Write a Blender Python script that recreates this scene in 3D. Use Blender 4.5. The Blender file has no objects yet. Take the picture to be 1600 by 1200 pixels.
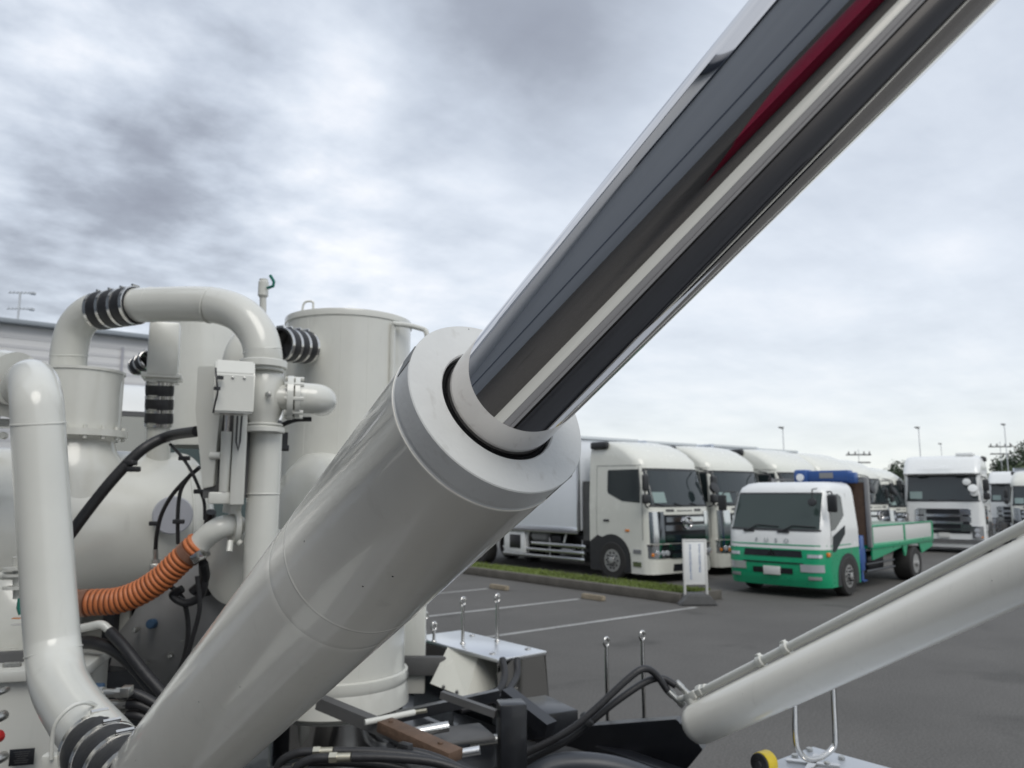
import bpy, bmesh, math, random
from mathutils import Vector, Matrix
random.seed(7)
V = Vector
# ------------------------------------------------------------------ camera
CAMH = 2.2
AZ = math.radians(38.5); PITCH = math.radians(8.157)
Fh = V((math.sin(AZ), math.cos(AZ), 0)); Rt = V((math.cos(AZ), -math.sin(AZ), 0)); UPW = V((0, 0, 1))
Fw = Fh*math.cos(PITCH) + UPW*math.sin(PITCH); Uv = UPW*math.cos(PITCH) - Fh*math.sin(PITCH)
CP = V((0, 0, CAMH))
scene = bpy.context.scene
cd = bpy.data.cameras.new('camera'); cam = bpy.data.objects.new('camera', cd); scene.collection.objects.link(cam)
M = Matrix((Rt, Uv, -Fw)).transposed().to_4x4(); M.translation = CP
cam.matrix_world = M
cd.sensor_width = 36; cd.lens = 27; cd.clip_start = 0.02; cd.clip_end = 3000
cd.dof.use_dof = True; cd.dof.focus_distance = 0.95; cd.dof.aperture_fstop = 9
scene.camera = cam
def P(px, py, z):                     # a point seen at (px,py) of the 1600x1200 photo, z metres away along the view axis
    return CP + Rt*((px-800)/1200*z) + Uv*(-(py-600)/1200*z) + Fw*z
def dirpx(px, py): return (P(px, py, 1) - CP).normalized()
def Ph(px, py, h):                    # the point at height h seen there
    d = P(px, py, 1) - CP
    return CP + d*((h-CAMH)/d.z)
def camvec(x, y, z): return (Rt*x + Uv*y + Fw*z)
# ------------------------------------------------------------------ world
w = bpy.data.worlds.new("World"); scene.world = w; w.use_nodes = True
nt = w.node_tree; N = nt.nodes; Lk = nt.links; N.clear()
def nd(t, **k):
    n = N.new(t)
    for a, b in k.items(): setattr(n, a, b)
    return n
def math_(op, a, b=None, c=None, clamp=False):
    n = nd('ShaderNodeMath', operation=op, use_clamp=clamp)
    for i, q in enumerate((a, b, c)):
        if q is None: continue
        if isinstance(q, (int, float)): n.inputs[i].default_value = q
        else: Lk.new(q, n.inputs[i])
    return n.outputs[0]
SUN_EL, SUN_AZ = math.radians(48), math.radians(200)
sky = nd('ShaderNodeTexSky', sky_type='NISHITA'); sky.sun_disc = False; sky.sun_elevation = SUN_EL; sky.sun_rotation = SUN_AZ
bg1 = nd('ShaderNodeBackground'); Lk.new(sky.outputs[0], bg1.inputs[0]); bg1.inputs[1].default_value = 0.09
tc = nd('ShaderNodeTexCoord'); sep = nd('ShaderNodeSeparateXYZ'); Lk.new(tc.outputs['Generated'], sep.inputs[0])
zc = math_('ADD', math_('MAXIMUM', sep.outputs[2], 0.0), 0.16)
cmb = nd('ShaderNodeCombineXYZ'); Lk.new(math_('DIVIDE', sep.outputs[0], zc), cmb.inputs[0]); Lk.new(math_('DIVIDE', sep.outputs[1], zc), cmb.inputs[1])
def blob(px, py, wdt):                # soft patch of sky around a direction, wdt in degrees
    d = dirpx(px, py); n = nd('ShaderNodeVectorMath', operation='DOT_PRODUCT')
    nn = nd('ShaderNodeVectorMath', operation='NORMALIZE'); Lk.new(tc.outputs['Generated'], nn.inputs[0])
    Lk.new(nn.outputs[0], n.inputs[0]); n.inputs[1].default_value = d
    k = 1/(1-math.cos(math.radians(wdt)))
    return math_('EXPONENT', math_('MULTIPLY', math_('SUBTRACT', n.outputs['Value'], 1.0), k))
def noise(scale, detail, rough, dist, vec=None, warp=None):
    n = nd('ShaderNodeTexNoise'); n.inputs['Scale'].default_value = scale; n.inputs['Detail'].default_value = detail
    n.inputs['Roughness'].default_value = rough; n.inputs['Distortion'].default_value = dist
    Lk.new(vec or cmb.outputs[0], n.inputs['Vector']); return n.outputs['Fac']
rotm = nd('ShaderNodeMapping'); rotm.inputs['Rotation'].default_value = (0, 0, 0.5); rotm.inputs['Scale'].default_value = (1, 2.2, 1); Lk.new(cmb.outputs[0], rotm.inputs[0])
n1 = noise(1.1, 6, 0.55, 0.25); n2 = noise(4.0, 7, 0.55, 0.0); n3 = noise(1.3, 6, 0.6, 0.5, rotm.outputs[0])
SKY_BLOBS = [(110, 370, 12, -.19), (330, 120, 8, -.10), (60, 60, 9, .02), (260, 330, 6, -.12), (60, 440, 5, -.16), (830, 60, 6.5, -.32), (660, 170, 3.4, -.14), (1000, 20, 6, -.18),
    (700, -150, 12, -.2), (520, 420, 6, .13), (560, 120, 3.6, .16), (720, 290, 6, .07), (540, 240, 5, .16), (1420, 420, 12, .0), (640, 520, 8, .0), (170, 500, 4, .14), (1300, 640, 10, .06), (1550, 330, 5, .07), (1700, 100, 12, -.12)]
left = blob(150, 250, 22)
val = math_('ADD', 0.77, math_('MULTIPLY', math_('SUBTRACT', n1, 0.5), 0.44))
val = math_('ADD', val, math_('MULTIPLY', math_('SUBTRACT', n2, 0.5), math_('ADD', math_('MULTIPLY', left, 1.15), 0.22)))
val = math_('ADD', val, math_('MULTIPLY', math_('SUBTRACT', n3, 0.5), 0.28))
for (a, b, c, d_) in SKY_BLOBS:
    if d_: val = math_('ADD', val, math_('MULTIPLY', blob(a, b, c), d_))
ramp = nd('ShaderNodeValToRGB'); Lk.new(math_('MULTIPLY', val, 1.0, clamp=True), ramp.inputs[0])
e = ramp.color_ramp.elements; e[0].position = 0.05; e[0].color = (.25, .27, .33, 1); e[1].position = 1.0; e[1].color = (.88, .90, .95, 1)
for p_, c_ in ((.35, (.345, .38, .45, 1)), (.6, (.53, .585, .675, 1)), (.8, (.69, .745, .83, 1))):
    q = ramp.color_ramp.elements.new(p_); q.color = c_
# warm paler strip near the horizon
hz = math_('EXPONENT', math_('MULTIPLY', math_('MAXIMUM', sep.outputs[2], 0.0), -11.0))
mixc = nd('ShaderNodeMix', data_type='RGBA'); Lk.new(math_('MULTIPLY', hz, 0.9), mixc.inputs['Factor']); Lk.new(ramp.outputs[0], mixc.inputs[6]); mixc.inputs[7].default_value = (.86, .88, .80, 1)
bg2 = nd('ShaderNodeBackground'); Lk.new(mixc.outputs[2], bg2.inputs[0]); bg2.inputs[1].default_value = 1.0
mx = nd('ShaderNodeMixShader'); mx.inputs[0].default_value = 0.93; Lk.new(bg1.outputs[0], mx.inputs[1]); Lk.new(bg2.outputs[0], mx.inputs[2])
wo = nd('ShaderNodeOutputWorld'); Lk.new(mx.outputs[0], wo.inputs[0])
sd = bpy.data.lights.new('sun', 'SUN'); sd.energy = 1.35; sd.angle = math.radians(35); sd.color = (1, .96, .89)
so = bpy.data.objects.new('sun', sd); scene.collection.objects.link(so)
sv = V((math.sin(SUN_AZ)*math.cos(SUN_EL), math.cos(SUN_AZ)*math.cos(SUN_EL), math.sin(SUN_EL)))
so.rotation_euler = sv.to_track_quat('Z', 'Y').to_euler(); so.location = (0, 0, 30)
scene.view_settings.view_transform = 'Standard'; scene.view_settings.look = 'None'; scene.view_settings.exposure = 0.22; scene.view_settings.gamma = 1
scene.view_settings.use_curve_mapping = False
# ------------------------------------------------------------------ materials
def mat(name, col, rough=.5, metal=0, coat=0, var=0, vs=6, bump=0, bs=40, coord='Object', dirt=0, spec=None, emit=None, specks=0):
    m = bpy.data.materials.new(name); m.use_nodes = True; t = m.node_tree; b = t.nodes['Principled BSDF']
    b.inputs['Base Color'].default_value = (*col, 1); b.inputs['Roughness'].default_value = rough; b.inputs['Metallic'].default_value = metal
    b.inputs['Coat Weight'].default_value = coat; b.inputs['Coat Roughness'].default_value = .04
    if spec is not None: b.inputs['Specular IOR Level'].default_value = spec
    tcn = t.nodes.new('ShaderNodeTexCoord')
    if var or dirt:
        n = t.nodes.new('ShaderNodeTexNoise'); n.inputs['Scale'].default_value = vs; n.inputs['Detail'].default_value = 6; n.inputs['Roughness'].default_value = .65
        t.links.new(tcn.outputs[coord], n.inputs['Vector'])
        r = t.nodes.new('ShaderNodeValToRGB'); t.links.new(n.outputs['Fac'], r.inputs[0])
        r.color_ramp.elements[0].position = .3; r.color_ramp.elements[1].position = .7
        r.color_ramp.elements[0].color = (*[c*(1-var) for c in col], 1); r.color_ramp.elements[1].color = (*[min(1, c*(1+var)) for c in col], 1)
        out = r.outputs[0]
        if dirt:
            n2_ = t.nodes.new('ShaderNodeTexNoise'); n2_.inputs['Scale'].default_value = vs*4; n2_.inputs['Detail'].default_value = 8
            mp = t.nodes.new('ShaderNodeMapping'); mp.inputs['Scale'].default_value = (1, 1, .25); t.links.new(tcn.outputs[coord], mp.inputs[0]); t.links.new(mp.outputs[0], n2_.inputs['Vector'])
            r2 = t.nodes.new('ShaderNodeValToRGB'); t.links.new(n2_.outputs['Fac'], r2.inputs[0]); r2.color_ramp.elements[0].position = .62; r2.color_ramp.elements[1].position = .8
            r2.color_ramp.elements[0].color = (0, 0, 0, 1); r2.color_ramp.elements[1].color = (dirt, dirt, dirt, 1)
            mm = t.nodes.new('ShaderNodeMix'); mm.data_type = 'RGBA'; t.links.new(r2.outputs[0], mm.inputs['Factor']); t.links.new(out, mm.inputs[6]); mm.inputs[7].default_value = (.16, .13, .09, 1); out = mm.outputs[2]
        if specks:
            vo = t.nodes.new('ShaderNodeTexVoronoi'); vo.inputs['Scale'].default_value = specks; t.links.new(tcn.outputs[coord], vo.inputs['Vector'])
            sel = t.nodes.new('ShaderNodeSeparateColor'); t.links.new(vo.outputs['Color'], sel.inputs[0])
            a_ = t.nodes.new('ShaderNodeMath'); a_.operation = 'GREATER_THAN'; t.links.new(sel.outputs[0], a_.inputs[0]); a_.inputs[1].default_value = .965
            b_ = t.nodes.new('ShaderNodeMath'); b_.operation = 'LESS_THAN'; t.links.new(vo.outputs['Distance'], b_.inputs[0]); b_.inputs[1].default_value = .09
            c_ = t.nodes.new('ShaderNodeMath'); c_.operation = 'MULTIPLY'; t.links.new(a_.outputs[0], c_.inputs[0]); t.links.new(b_.outputs[0], c_.inputs[1])
            mm = t.nodes.new('ShaderNodeMix'); mm.data_type = 'RGBA'; t.links.new(c_.outputs[0], mm.inputs['Factor']); t.links.new(out, mm.inputs[6]); mm.inputs[7].default_value = (.06, .05, .04, 1); out = mm.outputs[2]
        t.links.new(out, b.inputs['Base Color'])
        rr = t.nodes.new('ShaderNodeMapRange'); t.links.new(n.outputs['Fac'], rr.inputs[0]); rr.inputs[3].default_value = max(0, rough-.06); rr.inputs[4].default_value = rough+.08
        if metal < 1: t.links.new(rr.outputs[0], b.inputs['Roughness'])
    if bump:
        n = t.nodes.new('ShaderNodeTexNoise'); n.inputs['Scale'].default_value = bs; n.inputs['Detail'].default_value = 4; t.links.new(tcn.outputs[coord], n.inputs['Vector'])
        bp = t.nodes.new('ShaderNodeBump'); bp.inputs['Strength'].default_value = bump; bp.inputs['Distance'].default_value = .01
        t.links.new(n.outputs['Fac'], bp.inputs['Height']); t.links.new(bp.outputs[0], b.inputs['Normal'])
    if emit: b.inputs['Emission Color'].default_value = (*emit, 1); b.inputs['Emission Strength'].default_value = 1
    return m
m_paint = mat('cream_paint', (.62, .62, .575), .22, coat=.35, var=.03, vs=5, bump=.02, bs=30, dirt=.12)
m_cyl = mat('cylinder_paint', (.84, .82, .75), .18, coat=.45, var=.02, vs=9, bump=.008, bs=14, dirt=.10, specks=70)
m_face = mat('cap_paint', (.60, .61, .60), .42, var=.05, vs=14, bump=.05, bs=160, dirt=.35, specks=110)
m_white = mat('white_paint', (.72, .73, .72), .25, coat=.4, var=.02, vs=3, dirt=.06)
m_offw = mat('ivory_paint', (.66, .66, .60), .25, coat=.4, var=.02, vs=3, dirt=.06)
m_panel = mat('box_panel', (.74, .77, .81), .3, coat=.2, var=.02, vs=2)
m_chrome = mat('chrome', (.64, .62, .61), .035, 1)
m_chr2 = mat('bright_trim', (.62, .64, .67), .14, 1)
m_steel = mat('stainless', (.60, .59, .57), .16, 1, bump=.02, bs=30)
m_alu = mat('brushed_plate', (.76, .77, .78), .32, 1, bump=.02, bs=60)
m_pol = mat('polished_sheet', (.50, .49, .47), .10, 1, bump=.03, bs=4)
m_rub = mat('rubber', (.018, .018, .02), .45, var=.2, vs=20, bump=.1, bs=80)
m_blk = mat('black_frame_paint', (.010, .011, .014), .35, coat=.2, var=.3, vs=8)
m_blk2 = mat('black_plastic', (.025, .026, .028), .5, var=.2)
m_seal = mat('seal', (.012, .012, .014), .35)
m_tyre = mat('tyre', (.025, .024, .023), .75, var=.2, vs=8, bump=.2, bs=60)
m_rim = mat('rim', (.42, .42, .41), .4, .6, var=.1, vs=10, dirt=.5)
m_org = mat('orange_hose', (.52, .16, .055), .42, var=.1, vs=12, dirt=.2)
m_glass = mat('window_glass', (.020, .028, .030), .05, coat=.15, spec=.55, bump=.12, bs=1.3)
m_green = mat('green_paint', (.008, .30, .14), .28, coat=.4, var=.05, vs=4)
m_blue = mat('blue_paint', (.03, .085, .27), .35, coat=.2, var=.06, vs=5)
m_grey = mat('grey_paint', (.25, .25, .25), .5, var=.08, vs=4)
m_dgrey = mat('dark_grey', (.09, .09, .09), .55, var=.15, vs=5)
m_brown = mat('rusty_wood', (.11, .068, .045), .7, var=.25, vs=18, bump=.3, bs=60)
m_yel = mat('yellow', (.75, .55, .02), .4)
m_red = mat('red', (.5, .02, .02), .4)
m_redp = mat('reflection_bin_red', (.20, .006, .03), .3, coat=.3)
m_amber = mat('amber_lens', (.7, .22, .03), .2, coat=.5)
m_lens = mat('clear_lens', (.55, .57, .6), .08, coat=1, metal=.4)
m_plate = mat('number_plate', (.58, .58, .56), .5)
m_letter = mat('lettering', (.30, .33, .34), .5)
m_txtw = mat('white_lettering', (.85, .86, .87), .5)
m_txtb = mat('blue_lettering', (.06, .14, .34), .5)
m_bluecap = mat('blue_cap', (.03, .07, .13), .5)
m_rail = mat('zinc_fitting', (.45, .45, .43), .3, .9, bump=.1, bs=120)
m_brass = mat('brass_fitting', (.55, .52, .42), .3, .9)
m_glv = mat('green_lever', (.01, .16, .12), .5)
m_seam = mat('seam_shadow', (.22, .22, .21), .6)
m_trunk = mat('bark', (.10, .07, .05), .9, var=.3, vs=8)
m_leaf = mat('leaves', (.055, .075, .03), .7, var=.5, vs=1.2)
m_leaf2 = mat('leaves_dark', (.03, .048, .022), .7, var=.5, vs=1.2)
m_conc = mat('concrete', (.10, .092, .08), .85, var=.25, vs=3, bump=.3, bs=40, coord='Object')
m_stop = mat('wheel_stop_concrete', (.26, .22, .16), .9, var=.25, vs=8, bump=.3, bs=30)
m_side = mat('building_siding', (.66, .66, .66), .6, var=.05, vs=.6)
m_fas = mat('fascia', (.27, .30, .33), .5)
m_pole = mat('pole_grey', (.5, .52, .54), .5)

def ground_mat(name, col, sp, sp_scale, patch, crack=False):
    m = bpy.data.materials.new(name); m.use_nodes = True; t = m.node_tree; b = t.nodes['Principled BSDF']; b.inputs['Roughness'].default_value = .85
    tcn = t.nodes.new('ShaderNodeTexCoord')
    a = t.nodes.new('ShaderNodeTexNoise'); a.inputs['Scale'].default_value = sp_scale; a.inputs['Detail'].default_value = 3
    c = t.nodes.new('ShaderNodeTexNoise'); c.inputs['Scale'].default_value = .35; c.inputs['Detail'].default_value = 7; c.inputs['Roughness'].default_value = .65
    for n in (a, c): t.links.new(tcn.outputs['Object'], n.inputs['Vector'])
    r1 = t.nodes.new('ShaderNodeMapRange'); t.links.new(a.outputs[0], r1.inputs[0]); r1.inputs[1].default_value = .25; r1.inputs[2].default_value = .75; r1.inputs[3].default_value = 1-sp; r1.inputs[4].default_value = 1+sp
    r2 = t.nodes.new('ShaderNodeMapRange'); t.links.new(c.outputs[0], r2.inputs[0]); r2.inputs[1].default_value = .3; r2.inputs[2].default_value = .7; r2.inputs[3].default_value = 1-patch; r2.inputs[4].default_value = 1+patch
    mu = t.nodes.new('ShaderNodeMath'); mu.operation = 'MULTIPLY'; t.links.new(r1.outputs[0], mu.inputs[0]); t.links.new(r2.outputs[0], mu.inputs[1])
    st = t.nodes.new('ShaderNodeTexNoise'); st.inputs['Scale'].default_value = .8; st.inputs['Detail'].default_value = 5; st.inputs['Distortion'].default_value = .6; t.links.new(tcn.outputs['Object'], st.inputs['Vector'])
    sr = t.nodes.new('ShaderNodeMapRange'); t.links.new(st.outputs[0], sr.inputs[0]); sr.inputs[1].default_value = .62; sr.inputs[2].default_value = .72; sr.inputs[3].default_value = 1; sr.inputs[4].default_value = .72
    m2 = t.nodes.new('ShaderNodeMath'); m2.operation = 'MULTIPLY'; t.links.new(mu.outputs[0], m2.inputs[0]); t.links.new(sr.outputs[0], m2.inputs[1]); mu = m2
    vm = t.nodes.new('ShaderNodeVectorMath'); vm.operation = 'SCALE'; vm.inputs[0].default_value = col; t.links.new(mu.outputs[0], vm.inputs['Scale']); t.links.new(vm.outputs[0], b.inputs['Base Color'])
    bp = t.nodes.new('ShaderNodeBump'); bp.inputs['Strength'].default_value = .4; bp.inputs['Distance'].default_value = .01; t.links.new(a.outputs[0], bp.inputs['Height']); t.links.new(bp.outputs[0], b.inputs['Normal'])
    return m
m_asph = ground_mat('asphalt', (.094, .090, .084), .35, 45, .16)
m_grass = ground_mat('grass', (.11, .145, .03), .45, 14, .25)
m_line = ground_mat('worn_line_paint', (.33, .33, .32), .3, 20, .3)

# ------------------------------------------------------------------ mesh helpers
def spline(pts, k=8):
    pts = [V(p) for p in pts]; q = [2*pts[0]-pts[1]] + pts + [2*pts[-1]-pts[-2]]; out = []
    for i in range(1, len(q)-2):
        for j in range(k):
            t = j/k; a, b, c, d = q[i-1], q[i], q[i+1], q[i+2]
            out.append(.5*((2*b)+(c-a)*t+(2*a-5*b+4*c-d)*t*t+(3*b-a-3*c+d)*t**3))
    out.append(pts[-1]); return out
class G:
    def __init__(s): s.bm = bmesh.new(); s.mi = 0
    def face(s, vs, mi=None):
        try:
            f = s.bm.faces.new(vs); f.material_index = s.mi if mi is None else mi; return f
        except ValueError: return None
    def box(s, c, size, rot=None, bev=0, seg=2):
        b = bmesh.new(); bmesh.ops.create_cube(b, size=1)
        for v in b.verts: v.co = V((v.co.x*size[0], v.co.y*size[1], v.co.z*size[2]))
        if bev: bmesh.ops.bevel(b, geom=b.edges[:], offset=bev, segments=seg, affect='EDGES', profile=.5)
        R = rot if rot is not None else Matrix.Identity(3)
        mp = {}
        for v in b.verts: mp[v] = s.bm.verts.new(R @ v.co + V(c))
        for f in b.faces: s.face([mp[v] for v in f.verts])
        b.free(); return s
    def tube(s, pts, r, n=16, cap=True):
        pts = [V(p) for p in pts]; rs = r if isinstance(r, (list, tuple)) else [r]*len(pts)
        t = [(pts[min(i+1, len(pts)-1)]-pts[max(i-1, 0)]).normalized() for i in range(len(pts))]
        u = t[0].orthogonal().normalized(); rings = []
        for i, p in enumerate(pts):
            u = (u - t[i]*u.dot(t[i])).normalized(); v = t[i].cross(u)
            rings.append([s.bm.verts.new(p + (u*math.cos(2*math.pi*k/n)+v*math.sin(2*math.pi*k/n))*rs[i]) for k in range(n)])
        for a, b in zip(rings, rings[1:]):
            for k in range(n): s.face([a[k], a[(k+1) % n], b[(k+1) % n], b[k]])
        if cap: s.face(rings[0][::-1]); s.face(rings[-1])
        return s
    def lathe(s, o, ax, prof, n=40, cap=True, mis=None):   # prof: (radius, height along axis)
        o = V(o); ax = V(ax).normalized(); u = ax.orthogonal().normalized(); v = ax.cross(u); rings = []
        for (r, h) in prof:
            r = max(r, 1e-5)
            rings.append([s.bm.verts.new(o+ax*h+(u*math.cos(2*math.pi*k/n)+v*math.sin(2*math.pi*k/n))*r) for k in range(n)])
        for i, (a, b) in enumerate(zip(rings, rings[1:])):
            for k in range(n): s.face([a[k], a[(k+1) % n], b[(k+1) % n], b[k]], None if mis is None else mis[i])
        if cap: s.face(rings[0][::-1]); s.face(rings[-1])
        return s
    def prism(s, poly, w, off=0):     # poly: list of 3D points (planar), extruded by vector w
        a = [s.bm.verts.new(V(p)) for p in poly]; b = [s.bm.verts.new(V(p)+V(w)) for p in poly]; n = len(a)
        s.face(a); s.face(b[::-1])
        for k in range(n): s.face([a[(k+1) % n], a[k], b[k], b[(k+1) % n]])
        return s
    def grid(s, rows, closed=False):
        R = [[s.bm.verts.new(V(p)) for p in r] for r in rows]
        for a, b in zip(R, R[1:]):
            m = len(a)
            for k in range(m if closed else m-1): s.face([a[k], a[(k+1) % m], b[(k+1) % m], b[k]])
        return R
def obj(name, g, ms, parent=None, ang=35, smooth=True):
    bmesh.ops.recalc_face_normals(g.bm, faces=g.bm.faces[:])
    me = bpy.data.meshes.new(name); g.bm.to_mesh(me); g.bm.free()
    for m in (ms if isinstance(ms, (list, tuple)) else [ms]): me.materials.append(m)
    if smooth:
        for p in me.polygons: p.use_smooth = True
        me.set_sharp_from_angle(angle=math.radians(ang))
    o = bpy.data.objects.new(name, me); scene.collection.objects.link(o)
    if parent is not None:
        o.parent = parent
        if parent.type == 'EMPTY' and parent.get('world_parts'): o.matrix_parent_inverse = Matrix.Translation(-V(parent.location))
    return o
def lab(o, s): o['label'] = s; return o
def thing(name, label, cat, loc=(0, 0, 0), rz=0, group=None):
    o = bpy.data.objects.new(name, None); scene.collection.objects.link(o); o.location = loc; o.rotation_euler = (0, 0, rz)
    o['label'] = label; o['category'] = cat; o.empty_display_size = .2
    if group: o['group'] = group
    return o
def tag(o, label, cat, group=None):
    o['label'] = label; o['category'] = cat
    if group: o['group'] = group
    return o
def struct(name, g, m): o = obj(name, g, m); o['kind'] = 'structure'; return o
def dup(root, loc, rz, label, group=None, scale=1, skip=()):
    r = root.copy(); scene.collection.objects.link(r); r.location = loc; r.rotation_euler = (0, 0, rz); r.scale = (scale,)*3; r['label'] = label
    if group: r['group'] = group
    for ch in list(root.children):
        if ch.name.split('.')[0] in skip: continue
        c = ch.copy(); scene.collection.objects.link(c); c.parent = r
        for gq in ch.children:
            d = gq.copy(); scene.collection.objects.link(d); d.parent = c
    return r
def textmesh(s, size, depth, mtx, m, name, parent, spacing=1.0):
    cu = bpy.data.curves.new('t', 'FONT'); cu.body = s; cu.size = size; cu.extrude = depth; cu.align_x = 'CENTER'; cu.space_character = spacing
    to = bpy.data.objects.new('t', cu); scene.collection.objects.link(to); bpy.context.view_layer.update()
    me = bpy.data.meshes.new_from_object(to); bpy.data.objects.remove(to); me.transform(mtx); me.materials.clear(); me.materials.append(m); me.name = name
    o = bpy.data.objects.new(name, me); scene.collection.objects.link(o); o.parent = parent; return o
XA, YA, ZA = V((1, 0, 0)), V((0, 1, 0)), V((0, 0, 1))

# ------------------------------------------------------------------ ground
g = G(); g.grid([[(-900, -900, 0), (900, -900, 0)], [(-900, 900, 0), (900, 900, 0)]]); struct('ground', g, m_asph)
# kerbed grass strip running along Y, its near edge where the photo shows the kerb
kb = Ph(1062, 944, 0); XK = kb.x            # kerb face plane x = XK, kerb end y = kb.y
g = G(); g.box((XK+.09, kb.y+20, .10), (.18, 40, .20), bev=.02); struct('kerb', g, m_conc)
XG = XK+1.15
g = G(); rows = []
for i in range(9):
    x = XK+.18+(XG-XK-.18)*i/8
    rows.append([(x, kb.y+.1+j*.4, .175+.02*random.random()) for j in range(100)])
g.grid(rows); struct('grass_verge', g, m_grass)
g = G(); g.box((XG+.07, kb.y+20, .09), (.14, 40, .18), bev=.01); g.box(((XK+XG)/2+.16, kb.y+.0, .095), (XG-XK-.02, .14, .19), bev=.01); struct('verge_edging', g, m_conc)
# grass tufts (uncountable)
g = G()
for i in range(9000):
    x = random.uniform(XK+.2, XG); y = kb.y+.1+random.random()**1.5*26; h = random.uniform(.03, .08); a = random.random()*6.28; l = V((math.cos(a), math.sin(a), 0))*.012
    b_ = V((x, y, .18)); tip = b_+V((random.uniform(-.03, .03), random.uniform(-.03, .03), h))
    g.face([g.bm.verts.new(b_-l), g.bm.verts.new(b_+l), g.bm.verts.new(tip)])
o = obj('grass', g, m_grass); tag(o, 'short green grass on the kerbed verge before the parked box truck', 'grass'); o['kind'] = 'stuff'
# parking lines
def line(p, q, wd=.12, name='parking_line'):
    p = V((p.x, p.y, .004)); q = V((q.x, q.y, .004)); n = (q-p).normalized().cross(ZA)*wd/2
    g = G(); a = [g.bm.verts.new(v) for v in (p-n, q-n, q+n, p+n)]; g.face(a)
    o = struct(name, g, m_line); return o
def lineX(px, py, length):
    e_ = Ph(px, py, 0); line(e_, e_-XA*length); return e_
e1 = lineX(1088, 949, 9.0); e2 = lineX(905, 936, 9); e3 = lineX(762, 920, 9)
def wheel_stop(px, py, label):
    e_ = Ph(px, py, 0)
    g = G(); L_ = 0.62
    prof = [(-.07, 0), (.07, 0), (.055, .10), (-.055, .10)]
    g.prism([V((e_.x+a, e_.y-L_/2, .003+b)) for a, b in prof], (0, L_, 0))
    bmesh.ops.bevel(g.bm, geom=g.bm.edges[:], offset=.012, segments=2, affect='EDGES')
    o = obj('wheel_stop', g, m_stop); me = o.data; c = V((e_.x, e_.y, 0))
    for v in me.vertices: v.co -= c
    o.location = c
    return tag(o, label, 'wheel stop', 'concrete wheel stops at the ends of the parking lines')
wheel_stop(927, 937, 'tan concrete wheel stop ending the middle parking line, nearer of two')
wheel_stop(780, 921, 'tan concrete wheel stop just under the big cylinder, further from the banner sign')
# ------------------------------------------------------------------ sign
sp = Ph(1088, 944, 0)
sg = thing('banner_sign', 'narrow white stand sign with blue vertical lettering on a dark base beside the verge end', 'sign', (sp.x, sp.y, 0), 0)
fd = (CP-sp); sg.rotation_euler[2] = math.atan2(fd.y, fd.x)+math.pi/2+.25
sg.scale = (.95, 1, .86)
g = G()
for sx in (-1, 1): g.box((sx*.235, 0, .78), (.05, .05, 1.35), bev=.008)
g.box((0, 0, 1.47), (.52, .05, .05), bev=.008); g.box((0, 0, .47), (.44, .04, .04)); obj('frame', g, m_plate, sg)
g = G(); g.box((0, 0, .97), (.42, .03, .96), bev=.003); pn = obj('sign_board', g, m_white, sg)
g = G()
for col, x0, n_ in ((0, -.10, 15), (1, .10, 12)):
    for k in range(n_):
        z0 = 1.38-k*.055-col*.0
        for q in range(3): g.box((x0+random.uniform(-.012, .012), -.018, z0-random.uniform(0, .035)), (random.uniform(.02, .05), .003, .007))
        g.box((x0+random.uniform(-.02, .02), -.018, z0-.018), (.007, .003, random.uniform(.02, .04)))
obj('lettering', g, m_txtb, pn)
g = G(); g.prism([V((-.42, -.26, 0)), V((.42, -.26, 0)), V((.33, -.26, .12)), V((.22, -.26, .25)), V((-.22, -.26, .25)), V((-.33, -.26, .12))], (0, .52, 0))
bmesh.ops.bevel(g.bm, geom=g.bm.edges[:], offset=.03, segments=3, affect='EDGES'); obj('weighted_base', g, m_dgrey, sg)

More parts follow.
